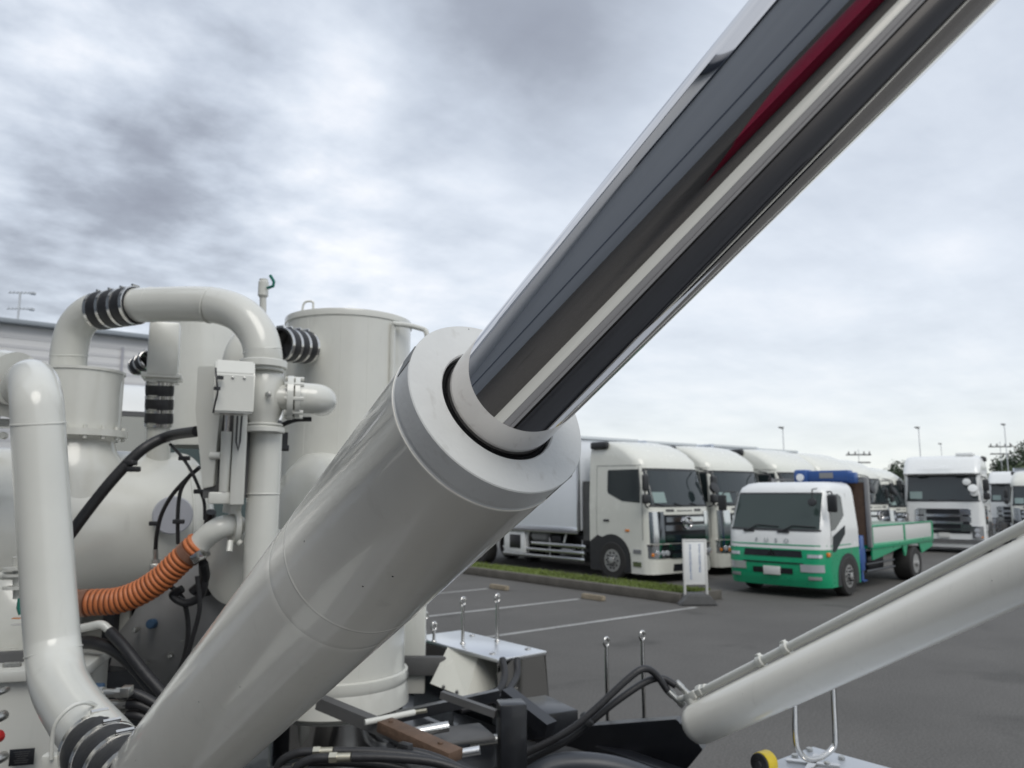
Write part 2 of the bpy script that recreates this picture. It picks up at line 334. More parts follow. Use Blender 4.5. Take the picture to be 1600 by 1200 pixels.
# ------------------------------------------------------------------ heavy trucks: local frame, front faces -Y, x to its left
def interp(L, z):
    if z <= L[0][0]: return L[0][1:]
    for a, b in zip(L, L[1:]):
        if z <= b[0]:
            t = (z-a[0])/(b[0]-a[0]); return tuple(a[i]+(b[i]-a[i])*t for i in range(1, len(a)))
    return L[-1][1:]
class Cab:
    def __init__(s, L, yb): s.L = L; s.yb = yb
    def YF(s, x, z):
        yf, w_, r, bow = interp(s.L, z); ax = min(abs(x), w_); y = yf+bow*(ax/w_)**2
        if ax > w_-r: y += r-math.sqrt(max(0, r*r-(ax-(w_-r))**2))
        return y
    def ring(s, z, n=9):
        yf, w_, r, bow = interp(s.L, z); pts = [V((-w_, s.yb, z))]
        ys = yf+r+bow
        pts += [V((-w_, s.yb+(ys-s.yb)*k/4, z)) for k in (1, 2, 3, 4)]
        for k in range(1, 9):
            a = math.pi/2*k/8; x = -(w_-r)-r*math.cos(a); pts.append(V((x, s.YF(x, z), z)))
        for k in range(1, n): x = -(w_-r)+2*(w_-r)*k/n; pts.append(V((x, s.YF(x, z), z)))
        pts += [V((-p.x, p.y, p.z)) for p in pts[:13][::-1]]
        return pts
    def shell(s, g, zs):
        R = g.grid([s.ring(z) for z in zs], closed=True); g.face(R[0]); g.face(R[-1])
    def front(s, g, x0, x1, z0, z1, off=.006, nx=16, nz=6, slant=0):
        rows = []
        for j in range(nz+1):
            z = z0+(z1-z0)*j/nz; t = j/nz
            rows.append([V((x, s.YF(x, z)-off, z)) for x in [(x0+slant*t)+(x1-x0-2*slant*t)*i/nx for i in range(nx+1)]])
        back = [[p+V((0, .03+off, 0)) for p in r] for r in rows]
        A = g.grid(rows); B = g.grid(back)
        bd = lambda Q: Q[0][:]+[r[-1] for r in Q[1:-1]]+Q[-1][::-1]+[r[0] for r in Q[1:-1]][::-1]
        a, b = bd(A), bd(B)
        for k in range(len(a)): g.face([a[k], a[(k+1) % len(a)], b[(k+1) % len(a)], b[k]])
    def side(s, g, sx, poly, off=.005, th=.03):
        v = [g.bm.verts.new(V((sx*(interp(s.L, z)[1]+off), y, z))) for y, z in poly]; u = [g.bm.verts.new(V((sx*(interp(s.L, z)[1]-th), y, z))) for y, z in poly]
        n = len(v); g.face(v); g.face(u[::-1])
        for k in range(n): g.face([v[k], v[(k+1) % n], u[(k+1) % n], u[k]])
def wheel(parent, x, y, r, wd, side, twin=False):
    g = G(); a = XA*side
    prof = [(r*.56, -wd/2), (r*.9, -wd/2), (r*.98, -wd/2+.03), (r, -wd/4), (r, wd/4), (r*.98, wd/2-.03), (r*.9, wd/2), (r*.58, wd/2), (r*.56, wd/2-.03)]
    g.lathe((0, 0, 0), a, prof, n=36); wh = obj('wheel', g, m_tyre, parent); wh.location = (x, y, r)
    g = G(); d0 = -.10 if twin else .02
    g.lathe((0, 0, 0), a, [(r*.57, wd/2-.01), (r*.55, wd/2-.03), (r*.5, wd/2-.05+d0*.5), (r*.42, wd/2-.04+d0), (r*.2, wd/2-.02+d0), (r*.17, wd/2+.04), (r*.08, wd/2+.05)], n=32)
    rm = obj('rim', g, m_rim, wh)
    g = G()
    for k in range(10):
        t = 2*math.pi*k/10; g.lathe(V((side*(wd/2-.025+d0*.9), math.cos(t)*r*.40, math.sin(t)*r*.40)), a, [(r*.055, -.02), (r*.055, .012)], n=10)
    for k in range(8):
        t = 2*math.pi*(k+.5)/8; g.lathe(V((side*(wd/2+d0*.95), math.cos(t)*r*.25, math.sin(t)*r*.25)), a, [(.018, -.02), (.018, .03)], n=6)
    obj('wheel_nuts', g, m_blk2, wh)
    return wh
def mirror_head(g, c, size, bev=.03): g.box(c, size, bev=bev, seg=3)
def heavy_truck(label, style='ring', loc=(0, 0, 0), rz=0, group=None, body=True, paint=m_offw, grp=None):
    t = thing('cargo_truck', label, 'truck', loc, rz, group)
    hi = style == 'ring'
    if hi: LV = [(.22, .05, 1.235, .28, .06), (.55, 0, 1.245, .34, .11), (1.1, 0, 1.245, .34, .11), (1.9, .04, 1.245, .30, .12), (2.85, .34, 1.20, .28, .13), (3.05, .42, 1.19, .25, .09), (3.25, .60, 1.17, .3, .12), (3.42, .84, 1.14, .34, .14), (3.53, 1.08, 1.09, .36, .14), (3.60, 1.42, .98, .3, .1)]
    else: LV = [(.22, .06, 1.235, .2, .04), (.55, 0, 1.24, .22, .05), (1.1, 0, 1.245, .22, .05), (1.9, .03, 1.245, .18, .05), (2.85, .20, 1.22, .16, .06), (2.92, .06, 1.22, .18, .05), (3.1, .12, 1.22, .2, .06), (3.42, .36, 1.20, .2, .08), (3.54, .5, 1.16, .22, .1), (3.60, .75, 1.08, .25, .1)]
    C = Cab(LV, 2.25)
    zs = [.22, .3, .42, .55, .8, 1.1, 1.4, 1.7, 1.9, 2.2, 2.5, 2.85, 2.92, 3.05, 3.15, 3.25, 3.34, 3.42, 3.48, 3.53, 3.57, 3.60]
    g = G(); C.shell(g, zs); cab = obj('cab', g, paint, t, ang=50)
    g = G(); C.front(g, -1.12, 1.12, 1.93, 2.80, off=.008, slant=.05, nx=24); obj('windshield', g, m_glass, t, ang=60)
    g = G(); C.front(g, -1.15, 1.15, 1.88, 1.93, off=.012, nx=24); C.front(g, -1.08, 1.08, 2.80, 2.86, off=.012, nx=24); obj('windshield_trim', g, m_blk2, t, ang=60)
    # wipers
    for x in (-.75, -.1, .55): g = G(); g.tube([V((x, C.YF(x, 1.9)-.02, 1.9)), V((x-.28, C.YF(x-.28, 1.97)-.035, 1.97))], .012, 6); obj('wiper', g, m_blk2, t)
    # sun card and document behind the glass
    g = G(); C.front(g, -1.02, -.62, 1.98, 2.25, off=.010, nx=4, nz=2); lab(obj('windshield_card', g, mat('pale_card', (.22, .29, .28), .6), t), 'pale green card behind the glass')
    for sx in (-1, 1):
        # door seams, window, handle, deflector
        g = G(); C.side(g, sx, [(.95, 2.02), (1.42, 1.88) if False else (1.50, 2.08), (1.62, 2.2), (1.62, 2.78), (.56, 2.78), (.52, 2.72), (.50, 1.95), (.62, 1.90)][::1] if False else [(.44, 1.98), (1.05, 2.02), (1.55, 2.22), (1.58, 2.28), (1.58, 2.80), (1.54, 2.83), (.50, 2.83)], off=.006)
        obj('side_window', g, m_glass, t)
        g = G()
        for (a, b) in (((1.98, .75), (1.98, 2.95)), ((.36, 1.9), (.50, 2.9)), ((.42, 2.93), (1.98, 2.95)), ((.36, 1.05), (.36, 1.88))):
            pa, pb = V((0, a[0], a[1])), V((0, b[0], b[1]))
            g.tube([V((sx*(interp(LV, a[1])[1]+.000), a[0], a[1])), V((sx*(interp(LV, (a[1]+b[1])/2)[1]), (a[0]+b[0])/2, (a[1]+b[1])/2)), V((sx*(interp(LV, b[1])[1]), b[0], b[1]))], .008, 6)
        obj('door_seam', g, m_seam, t)
        g = G(); g.box((sx*1.255, 1.62, 1.52), (.03, .20, .05), bev=.01); obj('door_handle', g, m_blk2, t)
        g = G(); g.box((sx*1.25, .88, 1.28), (.03, .14, .06), bev=.01); obj('turn_signal', g, m_amber, t)
        # wheel arch (dark lining) and step
        g = G(); cy = 1.42; pts = []
        for k in range(13):
            a = math.pi*k/12; pts.append((cy+math.cos(a)*.66, .52+math.sin(a)*.68))
        pts2 = [(y, max(z, .36)) for y, z in pts]
        poly = [(2.245, .225), (2.245, .95), (1.95, 1.13)]+[(cy+.02+.66*math.cos(math.pi*k/12), .55+.62*math.sin(math.pi*k/12)) for k in range(4, 13)]+[(cy-.64, .225)]
        C.side(g, sx, poly, off=.012, th=.25); obj('wheel_arch', g, m_blk2, t)
        g = G(); C.side(g, sx, [(.42, .40), (.70, .40), (.70, .52), (.42, .52)], off=.014); obj('cab_step', g, m_chr2, t); g = G(); C.side(g, sx, [(.42, .72), (.68, .72), (.68, .82), (.42, .82)], off=.014); obj('cab_step', g, m_chr2, t)
        g = G(); g.box((sx*1.17, 1.90, 3.50), (.16, .62, .20), bev=.06, seg=3); lab(obj('roof_deflector', g, m_blk2, t), 'black side deflector at the roof edge')
        wheel(t, sx*1.135, cy, .50, .27, sx)
    # mirrors
    mc = m_blk2 if hi else m_white
    for sx in (-1, 1):
        g = G(); bx = sx*1.36
        g.tube(spline([V((sx*1.15, .42, 2.78)), V((bx, .18, 2.74)), V((bx, .15, 2.4)), V((bx, .15, 1.95)), V((sx*1.2, .2, 1.86))], 5), .02, 8)
        mr = obj('mirror_arm', g, m_blk2, t)
        g = G(); mirror_head(g, (bx, .13, 2.48), (.19, .12, .42), .05); mirror_head(g, (bx, .13, 2.08), (.21, .13, .24), .05); obj('mirror_head', g, mc if hi else m_blk2, mr)
    g = G(); g.tube(spline([V((.98, .28, 2.86)), V((1.0, -.05, 2.78)), V((1.0, -.14, 2.55))], 5), .018, 8); obj('under_mirror_arm', g, m_blk2, t)
    g = G(); g.lathe(V((1.0, -.16, 2.36)), V((0, -.9, .35)), [(.02, -.07), (.12, -.06), (.155, 0), (.15, .04), (.02, .06)], n=20); lab(obj('under_mirror', g, m_blk2 if hi else m_white, t), 'round wide-angle mirror')
    if hi:
        # grille, chrome cheeks, ring emblem
        g = G(); C.front(g, -.78, .78, .98, 1.68, off=.012, slant=-.04); C.front(g, -.62, .62, .60, .96, off=.012); obj('grille', g, m_blk, t, ang=60)
        for z0, z1, x in ((1.50, 1.62, .74), (1.28, 1.42, .78), (1.02, 1.18, .78), (.80, .92, .60), (.62, .72, .58)):
            g = G(); C.front(g, -x, x, z0, z1, off=.05, nz=3); obj('grille_bar', g, m_chr2 if z0 > 1.2 else mat('dark_chrome', (.10, .14, .13), .15, .9), t, ang=60)
        for sx in (-1, 1):
            g = G(); a, b = (-1.16, -.80) if sx < 0 else (.80, 1.16)
            C.front(g, a, b, .98, 1.76, off=.03, nx=8); obj('chrome_cheek', g, m_chr2, t, ang=60)
            g = G(); xx = sx*.95; C.front(g, min(sx*.64, sx*1.19), max(sx*.64, sx*1.19), .62, .90, off=.03, nx=10); hl = obj('headlight', g, m_chr2, t, ang=60)
            g = G()
            for k, q in enumerate((.74, .88, 1.02)): g.lathe(V((sx*q, C.YF(sx*q, .75)-.03, .74)), V((sx*.15, -1, 0)), [(.07, -.05), (.065, .012), (.03, .02)], n=16)
            obj('headlight_lens', g, m_lens, hl)
            g = G(); g.box((sx*1.13, C.YF(1.13, .68)-.03, .70), (.07, .05, .08), bev=.01); obj('indicator', g, m_amber, hl)
            g = G(); C.front(g, min(sx*.62, sx*1.2), max(sx*.62, sx*1.2), .90, .955, off=.045, nx=8); obj('headlight_trim', g, m_chrome, hl, ang=60)
        em = G(); n = 32
        for k in range(n): pass
        yE = C.YF(0, 1.45)-.075
        em.tube([V((.17*math.cos(2*math.pi*k/n), yE, 1.47+.15*math.sin(2*math.pi*k/n))) for k in range(n+1)], .022, 8)
        em.box((0, yE, 1.47), (.27, .03, .03), bev=.008)
        for sx in (-1, 1): em.tube([V((sx*.10, yE, 1.56)), V((sx*.065, yE, 1.49)), V((sx*.065, yE, 1.45)), V((sx*.10, yE, 1.38))], .016, 6)
        obj('round_emblem', em, m_chrome, t)
        g = G(); C.front(g, -.30, .30, 1.77, 1.79, off=.01)
        for sx in (-1, 1): C.front(g, sx*.55-.14, sx*.55+.14, 1.76, 1.82, off=.01, nx=4, nz=2)
        obj('panel_slot', g, m_dgrey, t)
        g = G(); C.front(g, -1.19, 1.19, .23, .56, off=.012, nx=20); obj('bumper', g, paint, t, ang=60)
        g = G(); C.front(g, -.5, .5, .28, .46, off=.02, nx=8); obj('bumper_vent', g, m_blk, t)
        g = G(); C.front(g, -.17, .17, .74, .9, off=.06, nx=2, nz=2); obj('number_plate', g, m_plate, t)
    else:
        g = G(); C.front(g, -.80, .80, .72, 1.62, off=.012); obj('grille', g, m_blk, t, ang=60)
        for z0, z1, x in ((1.32, 1.42, .60), (1.06, 1.16, .60), (.84, .90, .56)):
            g = G(); C.front(g, -x, x, z0, z1, off=.05, nz=3); obj('grille_bar', g, m_chr2, t, ang=60)
        for sx in (-1, 1):
            g = G()
            for z0, z1 in ((1.40, 1.60), (1.16, 1.34), (.80, 1.05)): C.front(g, min(sx*.52, sx*.86), max(sx*.52, sx*.86), z0, z1, off=.045, nx=6, nz=3)
            obj('lamp_cluster', g, m_chr2, t, ang=60)
            g = G(); C.front(g, min(sx*.86, sx*1.19), max(sx*.86, sx*1.19), .55, 1.0, off=.03, nx=8); hl = obj('headlight', g, m_chr2, t, ang=60)
            g = G()
            for zz in (.66, .84): g.lathe(V((sx*1.0, C.YF(1.0, zz)-.03, zz)), V((sx*.15, -1, 0)), [(.09, -.05), (.08, .012), (.03, .02)], n=16)
            obj('headlight_lens', g, m_lens, hl)
            g = G(); g.box((sx*1.14, C.YF(1.14, .62)-.02, .60), (.07, .05, .06), bev=.01); obj('indicator', g, m_amber, hl)
            g = G(); C.side(g, sx, [(.40, 1.05), (.95, 1.05), (.95, 1.72), (.48, 1.72)], off=.006); obj('door_lower_window', g, m_glass, t)
        g = G(); C.front(g, -1.2, 1.2, .36, .52, off=.03, nx=20); obj('bumper', g, m_chr2, t, ang=60)
        g = G(); C.front(g, -.17, .17, .58, .74, off=.06, nx=2, nz=2); obj('number_plate', g, m_plate, t)
        g = G(); C.front(g, -1.16, 1.16, 2.86, 2.95, off=.16, nx=20); obj('sun_visor', g, m_white, t, ang=60)
        g = G()
        for sx in (-1, 1): g.box((sx*.62, -.0, 2.88), (.34, .05, .10), bev=.015)
        obj('visor_lamp', g, m_dgrey, t)
        R_ = Matrix.Translation((-.10, .02, 3.10)) @ Matrix.Rotation(math.radians(70), 4, 'X')
        textmesh('Yoscarllen', .19, .004, R_, m_txtw, 'roof_lettering', t, 1.25)
        g = G(); g.box((.72, .95, 3.64), (.55, .6, .12), bev=.03); obj('roof_vent', g, m_white, t)
        for sx in (.82, 1.02):
            g = G(); g.lathe(V((sx, -.10, 2.60 if sx < 1 else 2.2)), V((0, -1, .1)), [(.02, -.07), (.10, -.05), (.13, 0), (.12, .05), (.02, .07)], n=16); lab(obj('white_mirror', g, m_white, t), 'white backed round mirror')
    # chassis, cargo box
    Lb = 7.2
    g = G()
    for sx in (-1, 1): g.box((sx*.42, 5.7, .92), (.10, 8.2, .26), bev=.01)
    g.box((0, 2.6, .9), (2.0, .3, .5)); g.box((0, 4.2, .85), (1.9, .9, .35), bev=.04); obj('chassis', g, m_blk, t)
    for y in (7.3, 8.5):
        for sx in (-1, 1): wheel(t, sx*1.04, y, .46, .42, sx, True)
    for sx in (-1, 1):
        g = G()
        for z in (.42, .60, .78): g.box((sx*1.16, 3.65 if z > .7 else 4.35, z), (.04, 2.3 if z > .7 else 3.6, .09), bev=.01)
        for y in (2.65, 4.0, 5.3, 6.1): g.box((sx*1.13, y, .66), (.03, .05, .6))
        obj('side_guard', g, m_chr2, t)
    g = G(); g.box((-1.12, 5.55, .78), (.18, 1.0, .62), bev=.015); tb = obj('tool_box', g, m_white, t)
    g = G(); g.box((-1.215, 5.5, .80), (.01, .52, .40), bev=.004); obj('tool_box_window', g, m_blk, tb)
    g = G(); g.lathe(V((-.95, 4.55, .98)), YA, [(.1, -.35), (.15, -.3), (.15, .3), (.1, .35)], n=20); obj('air_tank', g, m_grey, t)
    for y in (3.3, 4.95): g = G(); g.tube([V((-1.12, y, 1.12)), V((-1.12, y+.12, .85))], .03, 8); obj('white_stay', g, m_white, t)
    if body:
        g = G(); g.box((0, 2.72+Lb/2, 2.49), (2.49, Lb, 2.56), bev=.02); cb = obj('cargo_box', g, m_panel, t)
        g = G()
        for sx in (-1, 1):
            g.box((sx*1.225, 2.70, 2.49), (.07, .08, 2.6), bev=.01); g.box((sx*1.235, 2.72+Lb/2, 1.20), (.05, Lb, .17), bev=.01); g.box((sx*1.225, 2.72+Lb/2, 3.77), (.06, Lb, .09), bev=.01)
        g.box((0, 2.70, 3.77), (2.4, .08, .07)); obj('box_edge_trim', g, m_chr2, cb)
        g = G(); g.box((0, 2.52, 1.75), (2.2, .26, 1.6)); obj('cab_gap_unit', g, m_dgrey, t)
    return t
def tpos0(px, z): p = P(px, 772, z); return V((p.x, p.y, 0))
t1p = Ph(1021, 914, 0)
# front-left corner of the first truck stands there; its centre is 1.25 m to +X
T1 = V((t1p.x+1.25, t1p.y-.05, 0))
trk = heavy_truck('ivory high-roof box truck behind the grass verge, nearest of the row', 'ring', T1, 0, 'white trucks parked in a row')
labs = ['ivory high-roof truck directly behind the nearest box truck, its left mirrors showing',
        'third white high-roof truck of the row, its windshield just above the green cab',
        'fourth white truck of the row, only its high roof above the blue crane base',
        'fifth white truck of the row, partly behind the crane truck mast',
        'sixth white truck of the row, roof behind the flatbed']
for k in range(1, 6):
    dup(trk, T1+V((2.95*k+(.2 if k > 2 else 0), [0, .15, -.1, .3, .9, 1.3][k], 0)), 0, labs[k-1], scale=(1, 1, 1, 1, .97, .90)[k])
dup(trk, tpos0(1392, 35), math.radians(-8), 'white high-roof cab in the gap between the crane truck mast and the lettered truck', scale=.96)
# the two others facing the aisle
gp = Ph(1478, 864, 0)
giga = heavy_truck('white square-roof truck facing the camera with pale lettering on its roof', 'bars', gp, math.radians(-76), None, body=False, paint=m_white); giga.scale = (1.08, 1.05, 1.02)
q = Ph(1590, 850, 0)
q2 = tpos0(1583, 41)
dup(giga, q2, math.radians(-80), 'white truck with rounded roof just right of the lettered truck', skip=('roof_lettering',), scale=.95)
trk2 = dup(trk, tpos0(1622, 34), math.radians(-78), 'cream truck cut by the right edge of the photo', scale=.90)

# ------------------------------------------------------------------ green crane truck
def crane_truck(loc, rz):
    t = thing('crane_truck', 'white and green flatbed truck with blue crane, parked out in the aisle', 'truck', loc, rz)
    LV = [(.24, .08, 1.065, .3, .07), (.42, .02, 1.07, .3, .08), (.75, 0, 1.07, .3, .08), (1.0, .03, 1.07, .28, .08), (1.25, .06, 1.07, .25, .09), (1.42, .10, 1.07, .22, .09), (2.20, .40, 1.00, .2, .10), (2.34, .48, .97, .24, .10), (2.43, .62, .90, .3, .08), (2.47, .85, .78, .3, .05)]
    C = Cab(LV, 1.85)
    # lower green shell and upper white shell
    g = G(); C.shell(g, [.24, .33, .42, .58, .75, .88, .98, 1.03]); obj('lower_cab', g, m_green, t, ang=50)
    g = G(); C.shell(g, [1.0305, 1.1, 1.25, 1.42, 1.6, 1.8, 2.0, 2.2, 2.28, 2.34, 2.39, 2.43, 2.46, 2.47]); obj('cab', g, m_white, t, ang=50)
    g = G(); C.front(g, -1.04, 1.04, 1.10, 1.125, off=.006, nx=20); obj('stripe', g, m_green, t)
    g = G(); C.front(g, -.93, .93, 1.45, 2.20, off=.010, slant=.03, nx=24); obj('windshield', g, mat('green_tint_glass', (.035, .052, .048), .08, spec=.45, bump=.12, bs=1.3), t, ang=60)
    g = G(); C.front(g, -.96, .96, 1.41, 1.45, off=.014, nx=24); C.front(g, -.90, .90, 2.20, 2.235, off=.014, nx=24); obj('windshield_trim', g, m_blk2, t, ang=60)
    for x in (-.55, .20): g = G(); g.tube([V((x, C.YF(x, 1.40)-.03, 1.40)), V((x+.22, C.YF(x+.22, 1.50)-.04, 1.53)), V((x+.68, C.YF(min(.9, x+.68), 1.5)-.04, 1.50))], .012, 6); g.box((x+.03, C.YF(x, 1.39)-.015, 1.39), (.24, .03, .04)); obj('wiper', g, m_blk2, t)
    g = G(); C.front(g, -.62, .62, .86, 1.0, off=.010, slant=.02); g1 = obj('grille', g, m_blk, t, ang=60)
    g = G(); C.front(g, -.64, .64, .72, .745, off=.012); obj('bumper_gap', g, m_blk, t)
    g = G(); yE = C.YF(0, .94)-.02
    for a in (90, 210, 330):
        c = V((math.cos(math.radians(a))*.05, 0, .94+math.sin(math.radians(a))*.05)); d = V((math.cos(math.radians(a)), 0, math.sin(math.radians(a)))); n = V((-d.z, 0, d.x))
        g.prism([V((c.x, yE, c.z))-d*.045, V((c.x, yE, c.z))+n*.026, V((c.x, yE, c.z))+d*.045, V((c.x, yE, c.z))-n*.026], (0, -.012, 0))
    obj('three_diamond_emblem', g, m_chrome, g1)
    R_ = Matrix.Translation((0, C.YF(0, 1.18)-.012, 1.155)) @ Matrix.Rotation(math.radians(86), 4, 'X')
    textmesh('F U S O', .13, .004, R_, m_letter, 'front_lettering', t, 1.75)
    g = G(); C.front(g, -.42, .42, .50, .62, off=.010); obj('bumper_intake', g, m_blk, t)
    g = G(); g.box((0, C.YF(0, .56)-.03, .56), (.36, .02, .18), bev=.006); obj('number_plate', g, m_plate, t)
    for sx in (-1, 1):
        a, b = sx*.58, sx*1.0
        g = G(); C.front(g, min(a, b), max(a, b), .56, .72, off=.014, nx=8); hl = obj('headlight', g, m_lens, t, ang=60)
        g = G(); C.front(g, min(sx*.72, sx*.98), max(sx*.72, sx*.98), .86, .93, off=.014, nx=6); obj('marker_lamp', g, m_lens, t, ang=60)
        g = G(); C.front(g, min(sx*.72, sx*.95), max(sx*.72, sx*.95), .40, .47, off=.012, nx=6); obj('fog_lamp', g, m_grey, t, ang=60)
        g = G(); g.box((sx*1.05, .28, .93), (.05, .12, .09), bev=.015); obj('turn_signal', g, m_amber, t)
        # side window, lower glass, door
        g = G(); C.side(g, sx, [(.42, 1.42), (.62, 1.44), (1.05, 1.66), (1.18, 1.74), (1.18, 2.14), (1.05, 2.20), (.62, 2.20)], off=.006); obj('side_window', g, m_glass, t)
        g = G(); C.side(g, sx, [(.44, .98), (.58, .98), (1.12, 1.34), (1.16, 1.52), (.96, 1.46), (.48, 1.30)], off=.008); obj('door_lower_window', g, m_glass, t)
        g = G()
        for (p, q_) in (((.38, .9), (.40, 1.4)), ((.40, 1.4), (.58, 2.25)), ((1.42, .9), (1.42, 2.22))):
            g.tube([V((sx*interp(LV, p[1])[1], p[0], p[1])), V((sx*interp(LV, q_[1])[1], q_[0], q_[1]))], .008, 6)
        obj('door_seam', g, m_seam, t)
        g = G(); C.side(g, sx, [(.36, 1.095), (1.42, 1.095), (1.42, 1.115), (.36, 1.115)], off=.004); obj('side_stripe', g, m_green, t)
        g = G(); poly = [(1.2+.56*math.cos(math.pi*k/12), .42+.50*math.sin(math.pi*k/12)) for k in range(13)]; poly += [(.64, .25), (1.76, .25)]
        C.side(g, sx, poly, off=.008, th=.2); obj('wheel_arch', g, m_blk2, t)
        wheel(t, sx*.972, 1.2, .43, .24, sx)
        g = G(); g.tube(spline([V((sx*1.0, .50, 2.25)), V((sx*1.18, .28, 2.22)), V((sx*1.18, .26, 1.9))], 5), .016, 8); ma = obj('mirror_arm', g, m_blk2, t)
        g = G(); g.box((sx*1.19, .25, 2.0), (.19, .07, .36), bev=.03, seg=3); obj('mirror_head', g, m_blk2, ma)
    g = G(); g.tube([V((.86, .35, 2.32)), V((.86, .12, 2.30)), V((.86, .10, 2.12))], .012, 6); g.lathe(V((.86, .09, 2.03)), V((0, -1, .3)), [(.02, -.04), (.09, 0), (.08, .03), (.01, .04)], n=16); obj('under_mirror', g, m_blk2, t)
    # chassis
    g = G()
    for sx in (-1, 1): g.box((sx*.38, 4.2, .72), (.08, 6.0, .2))
    g.box((-.6, 3.1, .6), (.6, .8, .4), bev=.03); g.box((.62, 3.4, .62), (.5, 1.0, .42), bev=.05); g.tube([V((.95, 2.5, .42)), V((.95, 4.3, .42))], .03, 8); g.tube([V((-.95, 2.5, .42)), V((-.95, 4.3, .42))], .03, 8)
    g.tube([V((.95, 2.5, .58)), V((.95, 4.3, .58))], .025, 8)
    obj('chassis', g, m_blk, t)
    for sx in (-1, 1): wheel(t, sx*.90, 5.4, .43, .42, sx, True)
    # crane behind the cab
    g = G(); g.box((0, 2.15, .80), (2.05, .42, .35), bev=.03); g.box((.55, 2.22, 1.60), (.34, .36, 1.6), bev=.05); cr = obj('crane_base', g, m_blue, t)
    for sx in (-1, 1):
        g = G(); g.box((sx*.96, 2.15, .86), (.15, .24, .80), bev=.03); g.box((sx*.96, 2.15, .40), (.10, .10, .3)); g.box((sx*.96, 2.15, .25), (.20, .20, .03)); obj('outrigger', g, m_blue, t)
    g = G(); g.box((.25, 2.30, 2.62), (1.15, .30, .28), bev=.03); g.box((-.22, 2.28, 2.60), (.32, .38, .38), bev=.06); g.box((.80, 2.30, 2.58), (.3, .26, .26), bev=.04); bo = obj('crane_boom', g, m_blue, t)
    g = G(); g.box((.35, 2.145, 2.64), (.30, .01, .13)); obj('boom_decal', g, m_grey, bo)
    g = G(); n = 20; g.lathe(V((-.22, 2.086, 2.60)), YA, [(.09, -.006), (.09, .004)], n=n); obj('round_decal', g, m_txtw, bo)
    # headboard and flatbed
    g = G()
    g.box((0, 2.55, 1.75), (2.04, .04, 1.45))
    obj('headboard_panel', g, m_brown, t)
    g = G()
    for sx in (-1, 1): g.box((sx*1.06, 2.55, 1.78), (.09, .09, 1.62), bev=.01)
    g.box((0, 2.55, 2.56), (2.12, .08, .06)); obj('headboard_frame', g, m_grey, t)
    g = G(); g.box((0, 4.75, .99), (2.1, 4.4, .10)); obj('bed_floor', g, m_green, t)
    for sx in (-1, 1):
        g = G(); g.box((sx*1.06, 4.75, 1.24), (.03, 4.34, .38), bev=.005); dp = obj('drop_side', g, m_plate, t)
        g = G(); g.box((sx*1.06, 4.75, 1.455), (.05, 4.40, .045), bev=.008); g.box((sx*1.065, 4.75, .99), (.05, 4.40, .13), bev=.01)
        for y in (2.62, 4.75, 6.9): g.box((sx*1.075, y, 1.24), (.045, .07, .42))
        obj('side_rail', g, m_green, dp)
        g = G()
        poly = [V((sx*1.05, 4.75, .93)), V((sx*1.05, 4.9, .80)), V((sx*1.05, 5.0, .93)), V((sx*1.05, 5.0, .96)), V((sx*1.05, 4.75, .96))]
        g.prism([V((sx*1.04, 4.60, .95)), V((sx*1.04, 4.72, .66)), V((sx*1.04, 4.80, .66)), V((sx*1.04, 4.98, .92)), V((sx*1.04, 5.82, .92)), V((sx*1.04, 6.0, .66)), V((sx*1.04, 6.9, .80)), V((sx*1.04, 6.9, .95))], (sx*.03, 0, 0))
        g.prism([V((sx*1.04, 2.62, .95)), V((sx*1.04, 2.62, .68)), V((sx*1.04, 3.1, .72)), V((sx*1.04, 4.5, .88)), V((sx*1.04, 4.6, .95))], (sx*.03, 0, 0))
        obj('mudguard', g, m_green, t)
    g = G(); g.box((0, 6.93, 1.24), (2.1, .03, .38)); obj('tail_gate', g, m_plate, t)
    g = G(); g.box((.5, 2.9, 1.35), (.5, .5, .5), bev=.03); obj('tool_locker', g, m_blk2, t)
    return t
cp = Ph(1320, 931, 0); ra = math.radians(-83)
cp = cp-Matrix.Rotation(ra, 3, 'Z') @ V((1.06, 1.2, 0))
ct_ = crane_truck(V((cp.x, cp.y, 0)), ra); ct_.scale = (1.08, 1.04, 1.0)

# ------------------------------------------------------------------ far things: building, poles, trees
b0 = P(0, 498, 24.5); zr = b0.z; 
bld = thing('warehouse', 'long low warehouse with grey ribbed siding and dark roof edge, behind the pipes', 'building', (0, b0.y, 0)); bld['world_parts'] = 1
xa, xb = b0.x-14, P(640, 560, 26).x
g = G(); g.box(((xa+xb)/2, b0.y+8, (zr-.15)/2), (xb-xa, 16, zr-.15)); wl = obj('wall', g, m_side, bld)
g = G(); z = .3
while z < zr-.3: g.box(((xa+xb)/2, b0.y-.005, z), (xb-xa, .012, .10)); z += .30
obj('siding_rib', g, mat('siding_rib', (.56, .56, .57), .55), wl)
g = G(); x = xa+.5
while x < xb: g.box((x, b0.y-.07, (zr-.5)/2), (.07, .03, zr-.5)); x += 1.9
obj('siding_joint', g, mat('siding_joint', (.36, .36, .40), .6), wl)
g = G(); g.box(((xa+xb)/2, b0.y+7.8, zr-.07), (xb-xa+.4, 16.2, .16), bev=.03); obj('roof_edge', g, m_fas, bld)
ap = P(28, 498, 26.5)
an = thing('roof_antenna', 'thin metal aerial mast standing on the warehouse roof at far left', 'antenna', (ap.x, ap.y, zr-.1))
g = G(); hA = (P(30, 455, 26.5).z-zr)+.1; g.tube([V((0, 0, 0)), V((0, 0, hA))], .035, 8); obj('mast', g, m_pole, an)
